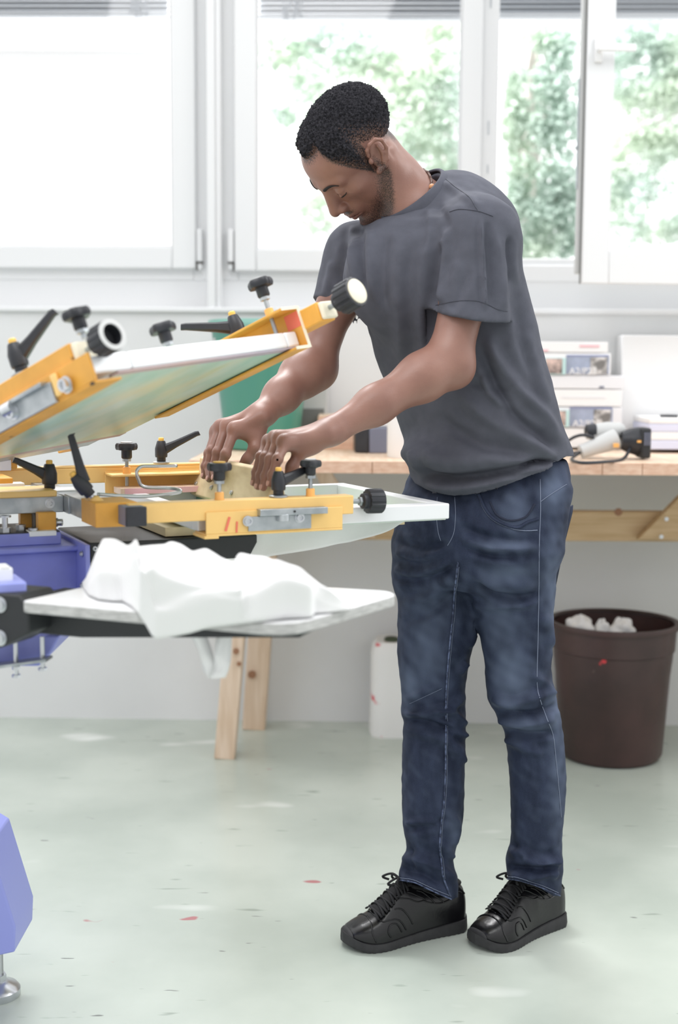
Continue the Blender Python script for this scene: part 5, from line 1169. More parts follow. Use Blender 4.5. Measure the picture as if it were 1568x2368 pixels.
# keep the torso part of the low-resolution piece only where arms do not duplicate it
Vs, Qs, off = [], [], 0
for v, q in ((Vb, Qb), (Va, Qa), (Vd, Qd), (Vh, Qh)): Vs.append(v); Qs.append(q + off); off += len(v)
Vs = np.concatenate(Vs); Qs = np.concatenate(Qs)
man = link_mesh('person', Vs, Qs, bpy.data.materials.new('tmp'), None, smooth=True)
setp(man, 'man in grey t-shirt and blue jeans bending over the press, both hands on a squeegee', 'person')
WM[man] = Matrix.Identity(4)
SK = mat('brown_skin', (150, 111, 97), 0.42, col2=(130, 93, 81), vscale=14, lo=.3, hi=.7, bump=.12, bscale=420, sss=.06)
man.data.materials[0] = SK
# colour masks in head coordinates
Q_ = ((Vs - HC) @ HR) / HS; hx, hy, hz = Q_[:, 0], Q_[:, 1], Q_[:, 2]; nearhead = np.linalg.norm(Q_, axis=1) < .2
ss = lambda x, a, b_: np.clip((x - a) / (b_ - a), 0, 1) ** 2 * (3 - 2 * np.clip((x - a) / (b_ - a), 0, 1))
lips = np.exp(-((hx / .023) ** 4)) * np.exp(-(((hz + .0668) / .0085) ** 4)) * ss(hy, .078, .086) * nearhead
theta = np.abs(np.arctan2(hx, hy))
jawtop = np.interp(theta, [0, .35, .6, .9, 1.3, 1.6], [-.078, -.070, -.058, -.045, -.020, .02])
beard = .85 * ss(jawtop - hz, -.014, .028) * ss(hz, -.135, -.112) * ss(theta, 1.75, 1.55) * nearhead * ss(hy, -.012, .004) * .9
beard = np.maximum(beard, 1.0 * np.exp(-((hx / .024) ** 4)) * np.exp(-(((hz + .053) / .006) ** 2)) * ss(hy, .078, .086) * nearhead)
beard = np.maximum(beard, .8 * np.exp(-((hx / .018) ** 4)) * np.exp(-(((hz + .094) / .012) ** 2)) * ss(hy, .06, .07) * nearhead)
jawbot = np.interp(theta, [0, .6, 1.0, 1.4, 1.65], [-.124, -.112, -.088, -.056, -.036]); beard *= ss(hz - jawbot, -.008, .006)
beard *= (1 - lips)
attr(man, 'lips', lips); attr(man, 'beard', np.clip(beard, 0, 1))
hairline = lambda th: np.interp(th, [0, .35, .62, .80, 1.0, 1.15, 1.32, 1.5, 1.68, 2.0, 2.3, 2.7, 3.15], [.077, .081, .086, .068, .040, .010, -.022, .020, .032, .012, -.030, -.070, -.082])
scalp = np.where(theta > 1.62, ss(hz - hairline(theta), -.012, .050), ss(hz - hairline(theta), -.016, .006)) * nearhead * ss(np.abs(hx), .092, .083)
earmask = ((np.abs(hx) > .0775) & (hz < .036) & (hy < .02))
scalp = np.where(earmask, 0, scalp)
attr(man, 'scalp', scalp)
attr(man, 'ink', np.zeros(len(Vs)))
attr_mix(SK, 'lips', (120, 82, 76)); attr_mix(SK, 'beard', (44, 36, 34), noise=620, gain=.95); attr_mix(SK, 'scalp', (50, 43, 42), noise=420, gain=.95)
# hair: the skull field grown outwards by a length that fades towards the hairline
FH = Field(HC - .15, HC + .15, .0022)
for p, op, k in HEADP[:4]: FH.apply(p, op, k)
X, Y, Z = np.meshgrid(*FH.ax, indexing='ij'); P_ = np.stack([X.ravel(), Y.ravel(), Z.ravel()], 1); q_ = ((P_ - HC) @ HR) / HS
th = np.abs(np.arctan2(q_[:, 0], q_[:, 1])); g_ = q_[:, 2] - hairline(th)
ramp = np.interp(th, [0, .5, .9, 1.2, 1.8, 3.15], [.016, .016, .022, .085, .085, .09])
thick = -.0012 + .0112 * np.clip((g_ + .001) / ramp, 0, 1) ** .85
thick = np.where(g_ < -.004, -.01, thick); rad_ = np.linalg.norm(q_, axis=1); thick = np.where(rad_ < .03, -.01, thick)
FH.f -= thick.reshape(FH.f.shape).astype(np.float32)
Vr, Qr = FH.mesh(); c = Vr[Qr].mean(1); qc = ((c - HC) @ HR) / HS; kp = (qc[:, 2] > hairline(np.abs(np.arctan2(qc[:, 0], qc[:, 1]))) - .012)
Qr = Qr[kp]; us, inv = np.unique(Qr, return_inverse=True); Vr = Vr[us]; Qr = inv.reshape(-1, 4); Vr = relax(Vr, Qr, 2, .4); Nr = vnormals(Vr, Qr)
qr = ((Vr - HC) @ HR) / HS; gr = qr[:, 2] - hairline(np.abs(np.arctan2(qr[:, 0], qr[:, 1]))); thr = np.abs(np.arctan2(qr[:, 0], qr[:, 1]))
lenf = np.clip(gr / np.interp(thr, [0, .9, 1.2, 3.15], [.012, .02, .08, .08]), 0, 1)
Vr = Vr + Nr * ((.0016 * noise3(Vr, 130, 3) + .0012 * noise3(Vr, 260, 5) + .0011 * rng.normal(size=len(Vr))) * (.25 + .75 * lenf))[:, None]
HM = mat('short_curly_hair', (54, 53, 58), 0.85, col2=(28, 28, 32), vscale=260, lo=.4, hi=.6, bump=.9, bscale=420, spec=.15)
hair = link_mesh('hair', Vr, Qr, HM, man, smooth=True); attr(hair, 'fade', np.clip(1 - lenf * 1.2, 0, 1) * .74); attr_mix(HM, 'fade', (128, 100, 88), noise=330, gain=.85)
# brows and closed lash lines
bvm = BVHTree.FromPolygons(Vh.tolist(), Qh.tolist())
def on_face(x, z, y0=.16):
    o = hp_(x, y0, z); r = bvm.ray_cast(Vector(o), Vector(-HR[:, 1])); return np.array(r[0]), np.array(r[1])
BRW = mat('black_brow', (34, 29, 28), 0.8); 
for q in (-1, 1):
    b = MB(); pts = []
    for x, z in ((.0125, .0195), (.020, .0235), (.030, .0262), (.040, .0258), (.049, .0205)):
        p, n = on_face(q * x, z); pts.append(p + n * .0010 - HR[:, 2] * .0015)
    P = spline(pts, 30); rr = np.interp(np.linspace(0, 1, len(P)), [0, .15, .6, 1], [.0020, .0040, .0036, .0010]); b.tube(P, rr, 8, flat=.5); b.build('eyebrow', BRW, man, smooth=True)
    b = MB(); pts = []
    for x, z in ((.0185, -.0055), (.025, -.0085), (.031, -.0098), (.038, -.0085), (.0455, -.0045)):
        p, n = on_face(q * x, z); pts.append(p + n * .0003)
    P = spline(pts, 24); b.tube(P, np.interp(np.linspace(0, 1, len(P)), [0, .2, .8, 1], [.0006, .0013, .0015, .0006]), 6); b.build('eyelashes', BRW, man, smooth=True)
# finger nails on the fingers whose tips can be seen
NAIL = mat('finger_nail', (196, 152, 140), 0.3)
for chs in (FR, FL):
    for ch, r in chs:
        t0, t1 = at(*ch[2]), at(*ch[3]); ax_ = t1 - t0; ax_ /= np.linalg.norm(ax_); kk = at(*ch[1]); v1 = kk - t0; out_ = np.array([-.75, -.6, .2]); out_ -= (out_ @ ax_) * ax_; out_ /= np.linalg.norm(out_)
        Rn = np.stack([np.cross(ax_, out_), ax_, out_], 1); b = MB(); b.ball((0, 0, 0), (.0046 * r, .0062 * r, .0011), 12, 8); b.v[0] = b.v[0] @ Rn.T + (t1 + out_ * .0058 * r - ax_ * .0005); b.build('fingernail', NAIL, man, smooth=True)

# ---- jeans
FJ = Field(np.array([min(R_LR[0][1], .05) - .16, 2.30, .03]), np.array([.62, 2.95, at(1100, 1060, 2.6)[2] + .02]), .0038)
FJ.apply(Rows(R_P), 'u', .02); FJ.apply(Rows(R_LR), 'u', .035); FJ.apply(Rows(R_LL), 'u', .028)
# seat / hip fullness
pass
hemR = at(985, 2052, 2.69); hemL = at(1236, 2052, 2.69)
VJ, QJ = FJ.mesh(); VJ = relax(VJ, QJ, 2, .5)
# hems: shear the two leg ends to the slanted hem lines and open them
pxj, pyj = project(VJ); keepv = np.ones(len(VJ), bool)
isR = pxj < (1115 + 0 * pyj)
hem_y = np.where(isR, np.interp(pxj, [920, 960, 1010, 1045, 1062], [2036, 2043, 2066, 2080, 2074]), np.interp(pxj, [1170, 1200, 1250, 1280, 1300], [2034, 2038, 2054, 2072, 2072]))
low = pyj > 1900
kq = ~((pyj[QJ] > hem_y[QJ]).all(1) & low[QJ].all(1)); QJ = QJ[kq]
us, inv = np.unique(QJ, return_inverse=True); VJ = VJ[us]; QJ = inv.reshape(-1, 4)
over = np.where(low[us], pyj[us] - hem_y[us], 0); over = np.clip(over, 0, 30); VJ[:, 2] += over * 2.7 / F_PX
NJ = vnormals(VJ, QJ)
JF = [([(930, 1655), (985, 1650), (1040, 1640), (1078, 1600)], 9, .007), ([(925, 1662), (980, 1672), (1040, 1690), (1078, 1720)], 8, -.008), ([(928, 1690), (990, 1700), (1050, 1722), (1080, 1745)], 10, .005), ([(935, 1620), (975, 1602), (1020, 1585)], 7, .003),
      ([(1000, 1640), (1050, 1650), (1080, 1680)], 8, .006), ([(1020, 1690), (1060, 1700), (1080, 1700)], 7, .006), ([(1030, 1730), (1060, 1745), (1078, 1765)], 9, .005), ([(1128, 1610), (1180, 1628), (1240, 1612), (1288, 1600)], 11, .007), ([(1140, 1640), (1200, 1655), (1260, 1642), (1296, 1630)], 8, -.006), ([(1150, 1662), (1210, 1672), (1290, 1664)], 9, .007), ([(1163, 1690), (1215, 1700), (1290, 1694)], 8, -.007), ([(1168, 1705), (1215, 1728), (1260, 1745)], 11, .006), ([(1225, 1560), (1260, 1580), (1284, 1610)], 9, .004),
      ([(1090, 1340), (1150, 1378), (1210, 1385), (1250, 1370)], 8, -.006), ([(1085, 1320), (1150, 1352), (1240, 1350)], 12, .005), ([(1090, 1400), (1150, 1402), (1245, 1392)], 10, .004), ([(1060, 1240), (1110, 1262), (1180, 1272), (1250, 1262)], 10, .006), ([(1075, 1262), (1130, 1285), (1200, 1288)], 8, -.004), ([(1060, 1215), (1120, 1238), (1200, 1250)], 9, -.004),
      ([(912, 1275), (970, 1290), (1030, 1278)], 9, .005), ([(910, 1312), (970, 1322), (1050, 1290)], 10, .006), ([(910, 1335), (980, 1345), (1050, 1310)], 8, -.005), ([(912, 1250), (980, 1262), (1040, 1255)], 8, -.004), ([(925, 1400), (990, 1380), (1060, 1330)], 12, .004), ([(925, 1440), (990, 1420), (1060, 1370)], 9, -.003),
      ([(935, 1905), (975, 1900), (1020, 1905)], 7, .004), ([(935, 1918), (990, 1912), (1040, 1890)], 8, -.004), ([(930, 1985), (975, 1990), (1020, 2010), (1055, 2040)], 12, .009), ([(925, 2010), (975, 2022), (1020, 2046)], 8, -.006), ([(945, 1960), (955, 1990), (950, 2010)], 8, -.005), ([(1000, 1940), (1030, 1960), (1050, 1990)], 9, .005), ([(1045, 1880), (1060, 1920), (1048, 1960)], 8, .004), ([(1180, 1960), (1220, 1985), (1260, 1998), (1300, 1985)], 11, .009), ([(1172, 2004), (1225, 2010), (1290, 2006)], 7, -.008), ([(1180, 2022), (1235, 2028), (1298, 2012)], 9, .006), ([(1185, 1945), (1200, 1975), (1215, 1985)], 8, -.005), ([(1290, 1960), (1285, 2000), (1278, 2040)], 8, .004), ([(1255, 1420), (1272, 1460), (1276, 1500)], 12, .005), ([(1080, 1500), (1095, 1470), (1100, 1430)], 9, .005), ([(1060, 1560), (1080, 1530)], 8, .005)]
JF = [(p, w, a * 1.6) for p, w, a in JF]; VJ = fold(VJ, NJ, JF); NJ = vnormals(VJ, QJ); VJ = VJ + NJ * (.0010 * noise3(VJ, 14, 11) + .0006 * noise3(VJ, 40, 12))[:, None]
DEN = mat('blue_denim', (50, 58, 79), 0.75, col2=(33, 40, 58), vscale=22, lo=.35, hi=.68, detail=8, spec=.2, stretch=(1.4, 1.4, .6))
nt = DEN.node_tree; bs = nt.nodes['Principled BSDF']; wv = nt.nodes.new('ShaderNodeTexNoise'); wv.inputs['Scale'].default_value = 900; wv.inputs['Detail'].default_value = 1; tc_ = nt.nodes.new('ShaderNodeTexCoord'); nt.links.new(tc_.outputs['Object'], wv.inputs[0])
ov = nt.nodes.new('ShaderNodeMixRGB'); ov.blend_type = 'OVERLAY'; ov.inputs[0].default_value = .35; nt.links.new(bs.inputs['Base Color'].links[0].from_socket, ov.inputs[1]); nt.links.new(wv.outputs[0], ov.inputs[2]); nt.links.new(ov.outputs[0], bs.inputs['Base Color'])
bpn = nt.nodes.new('ShaderNodeBump'); bpn.inputs['Strength'].default_value = .25; bpn.inputs['Distance'].default_value = .001; nt.links.new(wv.outputs[0], bpn.inputs['Height']); nt.links.new(bpn.outputs[0], bs.inputs['Normal'])
jeans = link_mesh('jeans', VJ, QJ, DEN, man, smooth=True)
sol = jeans.modifiers.new('thick', 'SOLIDIFY'); sol.thickness = .002; sol.offset = -1
px, py = project(VJ); fd = np.zeros(len(VJ))
for x, y, rx, ry, a in ((1170, 1330, 60, 30, .35), (1180, 1560, 45, 70, .5), (1160, 1440, 50, 90, .3), (985, 1500, 40, 90, .35), (950, 1580, 22, 50, .45), (1190, 1180, 40, 50, .35), (1280, 1130, 30, 50, .45), (1280, 1350, 22, 120, .35), (1290, 1640, 25, 60, .4), (1000, 1400, 60, 60, .2), (1210, 1680, 60, 25, .3), (1170, 1262, 60, 12, .4), (1050, 1930, 16, 60, .25), (1290, 1780, 18, 160, .3), (1180, 1625, 40, 20, .35)):
    fd = np.maximum(fd, a * np.exp(-((px - x) / rx) ** 2 - ((py - y) / ry) ** 2))
fd = np.clip(fd * 1.3 + .10 * noise3(VJ, 30, 2), 0, 1); attr(jeans, 'worn', fd); attr_mix(DEN, 'worn', (104, 116, 139))
bj = BVHTree.FromPolygons(VJ.tolist(), QJ.tolist())
def cast(bv, px, py, lift=.001):
    r = bv.ray_cast(Vector(CAM), Vector(ray(px, py)).normalized())
    if r[0] is None: return None
    return np.array(r[0]) + np.array(r[1]) * lift
def seam(bv, name, pts, r, m, par, flat=.5, lift=.0004, n=60):
    P = [cast(bv, x, y, lift) for x, y in spline(pts, n)]; P = [p for p in P if p is not None]
    if len(P) < 3: return None
    b = MB(); b.tube(P, r, 6, flat=flat); return b.build(name, m, par, smooth=True)
STI = mat('pale_stitching', (122, 131, 152), 0.8); DSE = mat('dark_denim_seam', (44, 52, 74), 0.8, col2=(92, 104, 134), vscale=120, lo=.4, hi=.6)
seam(bj, 'outer_seam', [(1249, 1108), (1250, 1180), (1247, 1260), (1246, 1370), (1244, 1480), (1242, 1580), (1250, 1620), (1264, 1660), (1279, 1700), (1286, 1760), (1293, 1830), (1298, 1890)], .0008, STI, jeans)
seam(bj, 'inner_seam', [(1060, 1300), (1052, 1360), (1047, 1420), (1040, 1490), (1034, 1560), (1031, 1620), (1031, 1700), (1030, 1780), (1027, 1850), (1021, 1900), (1017, 1950), (1020, 1990), (1026, 2030), (1040, 2070)], .0035, DSE, jeans, flat=.6)
seam(bj, 'inner_stitching', [(1063, 1310), (1055, 1365), (1050, 1425), (1043, 1495), (1037, 1565), (1034, 1620), (1034, 1700), (1033, 1780), (1030, 1850), (1024, 1900), (1020, 1950), (1023, 1990), (1029, 2030)], .0008, STI, jeans, lift=.0022)
seam(bj, 'knee_stitching', [(948, 1627), (980, 1612), (1022, 1592)], .0009, STI, jeans)
seam(bj, 'front_pocket_edge', [(1108, 1143), (1120, 1172), (1138, 1196), (1165, 1212), (1195, 1220), (1220, 1208), (1244, 1200)], .0036, DEN, jeans, flat=.8, lift=.002)
seam(bj, 'front_pocket_stitching', [(1106, 1146), (1118, 1176), (1137, 1200), (1165, 1216), (1200, 1226), (1242, 1226)], .0009, STI, jeans, lift=.002)
seam(bj, 'pocket_opening', [(1134, 1160), (1150, 1190), (1180, 1203), (1215, 1195), (1236, 1165)], .0030, mat('dark_pocket', (34, 40, 58), .9), jeans, flat=.4)
seam(bj, 'fly_stitching', [(1052, 1150), (1054, 1190), (1050, 1232), (1036, 1262)], .0006, STI, jeans, lift=.001); seam(bj, 'fly_stitching', [(1012, 1150), (1010, 1190), (1014, 1230), (1020, 1250)], .0006, STI, jeans, lift=.001)
seam(bj, 'yoke_stitching', [(1250, 1160), (1275, 1142), (1310, 1120)], .0010, STI, jeans)
# back pocket standing off a little at the right edge
b = MB(); pk = [at(1283, 1186, 2.60), at(1283, 1202, 2.60), at(1313, 1198, 2.62), at(1323, 1168, 2.64), at(1306, 1162, 2.64)]; Gk = []
for i in range(9):
    t = i / 8; x0 = 1283 + 41 * t; dd = 2.575 + .05 * t; Gk.append([at(x0, 1186 - 18 * t + 4 * math.sin(PI * t), dd), at(x0 - 1, 1204 - 20 * t ** 2 + 2 * math.sin(PI * t), dd + .002), at(x0 - 18 * t, 1260 - 10 * t, dd + .012 + .002 * t), at(x0 - 40 * t, 1352 + 4 * t, dd + .016 + .002 * t)])
b.grid(Gk); b.build('back_pocket', DEN, jeans, smooth=True, solid=.003)
seam(bj, 'hem_stitching', [(924, 2030), (960, 2036), (1008, 2058), (1042, 2072)], .0010, STI, jeans, lift=.0012); seam(bj, 'hem_stitching', [(1176, 2027), (1204, 2031), (1250, 2046), (1290, 2064)], .0010, STI, jeans, lift=.0012)
seam(bj, 'hem_edge', [(921, 2034), (960, 2041), (1008, 2064), (1043, 2079)], .0028, DSE, jeans); seam(bj, 'hem_edge', [(1172, 2032), (1202, 2036), (1250, 2052), (1294, 2071)], .0028, DSE, jeans)

# ---- t-shirt
FT = Field(np.array([-.06, 2.20, at(1100, 1165, 2.6)[2]]), np.array([.56, 2.88, 1.66]), .0038)
RT = Rows(R_T); FT.apply(RT, 'u', .02)
UPB = at(1045, 505, 2.56); RING = COLC - CN * .030
for p, k in ((Cap(RING + np.array([.01, .01, -.02]), UPB, .078, .082), .05), (Cap(UPB, SHL + np.array([0, 0, -.005]), .078, .072), .05), (Cap(RING - CN * .055, SHR, .034, .054), .045), (Cap(at(905, 598, 2.53), at(842, 606, 2.61), .048, .050), .05), (Ell(at(1085, 530, 2.57), (.10, .10, .085)), .04), (Ell(at(950, 650, 2.50), (.13, .095, .11)), .06)): FT.apply(p, 'u', k)
# sleeves as thin open tubes
SL1 = at(1089, 760, 2.405); SR1 = at(779, 756, 2.655)
FT.apply(Cap(SHL, SL1, .073, .074), 'u', .025); FT.apply(Cap(SHR, SR1, .065, .064), 'u', .02)
# bulge of loose cloth above the hem
FT.apply(Ell(at(1120, 1050, 2.56), (.165, .12, .045)), 'u', .03)
def cut_below(a, b_, c, off, lo, hi):
    n = np.cross(b_ - a, c - a); n = n / np.linalg.norm(n); n = n if n[2] < 0 else -n; return Half(a, n, lo, hi)
la = at(1003, 724, 2.36); lb = at(1180, 742, 2.42); lc_ = at(1110, 720, 2.52)
big = lambda c, r: (c - r, c + r)
hL = cut_below(la, lb, lc_, 0, *big(SL1 + np.array([0, 0, -.045]), .11)); ra = at(732, 692, 2.64); rb_ = at(850, 742, 2.62); rc = at(790, 744, 2.74)
hR = cut_below(ra, rb_, rc, 0, *big(SR1 + np.array([-.02, 0, -.04]), .10))
class SlvCut:
    """remove sleeve cloth below its hem plane but leave the torso"""
    def __init__(s, half, cap): s.h = half; s.c = cap; s.lo = half.lo; s.hi = half.hi
    def d(s, X, Y, Z):
        torso = RT.d(X, Y, Z); return np.maximum(np.maximum(-s.h.d(X, Y, Z), s.c.d(X, Y, Z) - .02), -(torso - .004))
class Inner:
    def __init__(s, cap, half): s.c = cap; s.h = half; s.lo = half.lo; s.hi = half.hi + np.array([0, 0, .05])
    def d(s, X, Y, Z): return np.maximum(np.maximum(s.c.d(X, Y, Z), -(s.h.d(X, Y, Z) + .07)), -(RT.d(X, Y, Z) - .006))
cL, cR = Cap(SHL, SL1 - np.array([0, 0, .06]), .073, .074), Cap(SHR, SR1 - np.array([0, 0, .06]), .065, .064)
FT.apply(SlvCut(hL, cL), 's', .002); FT.apply(SlvCut(hR, cR), 's', .002)
iL = Cap(SHL, SL1 - np.array([0, 0, .06]), .064, .0665); iR = Cap(SHR, SR1 - np.array([0, 0, .06]), .057, .0570)
FT.apply(Inner(iL, hL), 's', .002); FT.apply(Inner(iR, hR), 's', .002)
# neck opening
class Ring:
    def __init__(s, r): s.r = r; s.lo = COLC - .13; s.hi = COLC + .13
    def d(s, X, Y, Z):
        dx, dy, dz = X - COLC[0], Y - COLC[1], Z - COLC[2]; h_ = dx * CN[0] + dy * CN[1] + dz * CN[2]
        rr = np.sqrt(np.maximum(dx * dx + dy * dy + dz * dz - h_ * h_, 0)); return np.maximum(-h_, rr - s.r - .3 * np.maximum(h_, 0))
FT.apply(Ring(.078), 's', .004); FT.apply(Cap(COLC - CN * .03, COLC + CN * .03, .060, .066), 's', .004)
VT, QT = FT.mesh(); VT = relax(VT, QT, 2, .5)
pxt, pyt = project(VT); hem_t = np.interp(pxt, [940, 960, 1000, 1050, 1100, 1150, 1200, 1250, 1280, 1310], [1088, 1118, 1140, 1147, 1143, 1130, 1110, 1088, 1072, 1055])
kq = ~((pyt[QT] > hem_t[QT]).all(1)); QT = drop_islands(QT[kq]); us, inv = np.unique(QT, return_inverse=True); VT = VT[us]; QT = inv.reshape(-1, 4)
VT[:, 2] += np.clip(pyt[us] - hem_t[us], 0, 30) * 2.6 / F_PX
NT = vnormals(VT, QT)
TF = [([(1125, 770), (1150, 830), (1200, 900), (1260, 960), (1300, 1030)], 13, .009), ([(1105, 790), (1140, 880), (1190, 960), (1250, 1010), (1295, 1050)], 11, -.008), ([(1060, 900), (1120, 960), (1200, 1010), (1290, 1056)], 16, .007), ([(1010, 960), (1100, 1020), (1200, 1050), (1280, 1075)], 14, -.006), ([(955, 1085), (1030, 1108), (1130, 1100), (1220, 1078), (1290, 1060)], 10, -.010), ([(960, 1050), (1040, 1070), (1150, 1062), (1260, 1056)], 16, .007), ([(985, 1115), (1040, 1128), (1120, 1120), (1200, 1095)], 10, .008), ([(1200, 1082), (1245, 1070), (1290, 1066)], 6, -.006), ([(1185, 1095), (1240, 1082), (1285, 1076)], 6, .005),
      ([(950, 1040), (960, 1075), (985, 1105)], 9, .006), ([(1180, 620), (1192, 700), (1215, 800), (1245, 900)], 13, -.005), ([(1215, 760), (1240, 850), (1275, 950)], 10, .004), ([(1020, 560), (1008, 640), (1000, 720)], 10, -.008), ([(1035, 520), (1022, 600), (1012, 700)], 11, .006), ([(985, 560), (970, 660), (975, 780), (990, 880)], 14, .004), ([(930, 540), (920, 640), (925, 760), (935, 860)], 16, .005), ([(895, 530), (885, 620), (890, 720)], 11, -.004), ([(860, 530), (855, 600), (862, 700)], 9, .005), ([(835, 520), (832, 590), (845, 680)], 8, -.006), ([(815, 520), (815, 590), (822, 660)], 8, .005), ([(1113, 500), (1116, 580), (1120, 660), (1121, 722)], 5, .006), ([(1128, 510), (1133, 600), (1140, 720)], 9, -.004), ([(1060, 600), (1040, 660), (1015, 700)], 12, .004), ([(1090, 620), (1060, 690), (1040, 718)], 10, -.003), ([(1150, 540), (1160, 640), (1165, 720)], 10, .004), ([(1178, 545), (1180, 600), (1184, 660)], 6, -.006), ([(1020, 420), (1070, 450), (1110, 480)], 8, .003), ([(1010, 470), (1030, 520), (1020, 560)], 10, -.003), ([(990, 480), (995, 540), (980, 600)], 10, .003), ([(770, 600), (760, 650), (750, 690)], 9, .004), ([(800, 560), (790, 640), (800, 700)], 8, -.005), ([(1120, 860), (1130, 900), (1180, 950)], 8, .005), ([(1080, 880), (1130, 900), (1180, 905)], 8, -.003)]
TF = [(p, w, a * 1.45) for p, w, a in TF]; VT = fold(VT, NT, TF); NT = vnormals(VT, QT); VT = VT + NT * (.0012 * noise3(VT, 9, 21) + .0005 * noise3(VT, 30, 22))[:, None]
TSM = mat('dark_grey_jersey', (86, 88, 98), 0.85, var=.06, vscale=40, bump=.25, bscale=900, spec=.2)
shirt = link_mesh('t_shirt', VT, QT, TSM, man, smooth=True); sol = shirt.modifiers.new('thick', 'SOLIDIFY'); sol.thickness = .0015; sol.offset = -1
bt = BVHTree.FromPolygons(VT.tolist(), QT.tolist())
# collar: rib following the neck opening
u1 = np.cross(CN, zz); u1 /= np.linalg.norm(u1); u2 = np.cross(CN, u1); CR = .0725
ringp = [COLC + CR * (math.cos(a) * u1 + math.sin(a) * u2) for a in np.linspace(0, 2 * PI, 65)[:-1]]
b = MB(); rows_ = []
for a in np.linspace(0, 2 * PI, 97):
    dr = math.cos(a) * u1 + math.sin(a) * u2
    rows_.append([COLC + dr * (CR + q_) + CN * h_ for q_, h_ in ((-.0035, .003), (-.001, .006), (.002, .005), (.006, -.003), (.0105, -.013), (.0125, -.018), (.011, -.020))])
b.grid(rows_); b.build('collar', TSM, shirt, smooth=True, solid=.0015)
SEA = mat('jersey_stitching', (70, 72, 82), 0.85)
seam(bt, 'sleeve_seam', [(1040, 490), (1062, 484), (1090, 486), (1112, 490), (1140, 500)], .0012, SEA, shirt); seam(bt, 'shoulder_seam', [(1018, 402), (1050, 430), (1085, 455), (1100, 478), (1108, 490)], .0014, SEA, shirt)
seam(bt, 'sleeve_hem_stitching', [(1008, 706), (1050, 697), (1090, 695), (1118, 700), (1150, 715), (1174, 720)], .0008, SEA, shirt, lift=.0004)

# ---- necklace
bh = BVHTree.FromPolygons(Vs.tolist(), Qs.tolist()); CORD = mat('brown_leather_cord', (84, 54, 44), 0.6)
def neck_at(ang, hgt):
    dr = math.cos(ang) * u1 + math.sin(ang) * u2; o = COLC + CN * hgt; r = bh.ray_cast(Vector(o + dr * .14), Vector(-dr)); return None if r[0] is None else np.array(r[0]) + dr * .0022
best = min(np.linspace(0, 2 * PI, 180), key=lambda a: np.linalg.norm(np.array(project((COLC + .06 * (math.cos(a) * u1 + math.sin(a) * u2))[None])).ravel() - np.array([984, 432])) + 400 * (((COLC + .06 * (math.cos(a) * u1 + math.sin(a) * u2)) - CAM) @ FWD > 2.55))
P = []
for a in np.linspace(0, 2 * PI, 73)[:-1]:
    p = neck_at(a, .010 - .012 * math.cos(a - best + .9))
    if p is not None and np.linalg.norm(p - COLC) < .085: P.append(p)
if len(P) > 30:
    b = MB(); b.tube(P, .0022, 8, closed=True); nk = b.build('necklace', CORD, man, smooth=True)
    b = MB(); b.tube([p + CN * .002 * math.sin(i * 1.3) + (p - COLC) / np.linalg.norm(p - COLC) * .0012 for i, p in enumerate(P)], .0015, 6, closed=True); b.build('twisted_strand', CORD, nk, smooth=True)
    ip = min(range(len(P)), key=lambda i: abs(project(P[i][None])[1][0] - 432) + 300 * (((P[i] - CAM) @ FWD) > 2.53))
    b = MB(); dr = (P[ip] - COLC) / np.linalg.norm(P[ip] - COLC); b.ball(P[ip] + dr * .003, .0058, 16, 12); b.build('bead', mat('wooden_bead', (206, 150, 110), 0.4), nk, smooth=True)

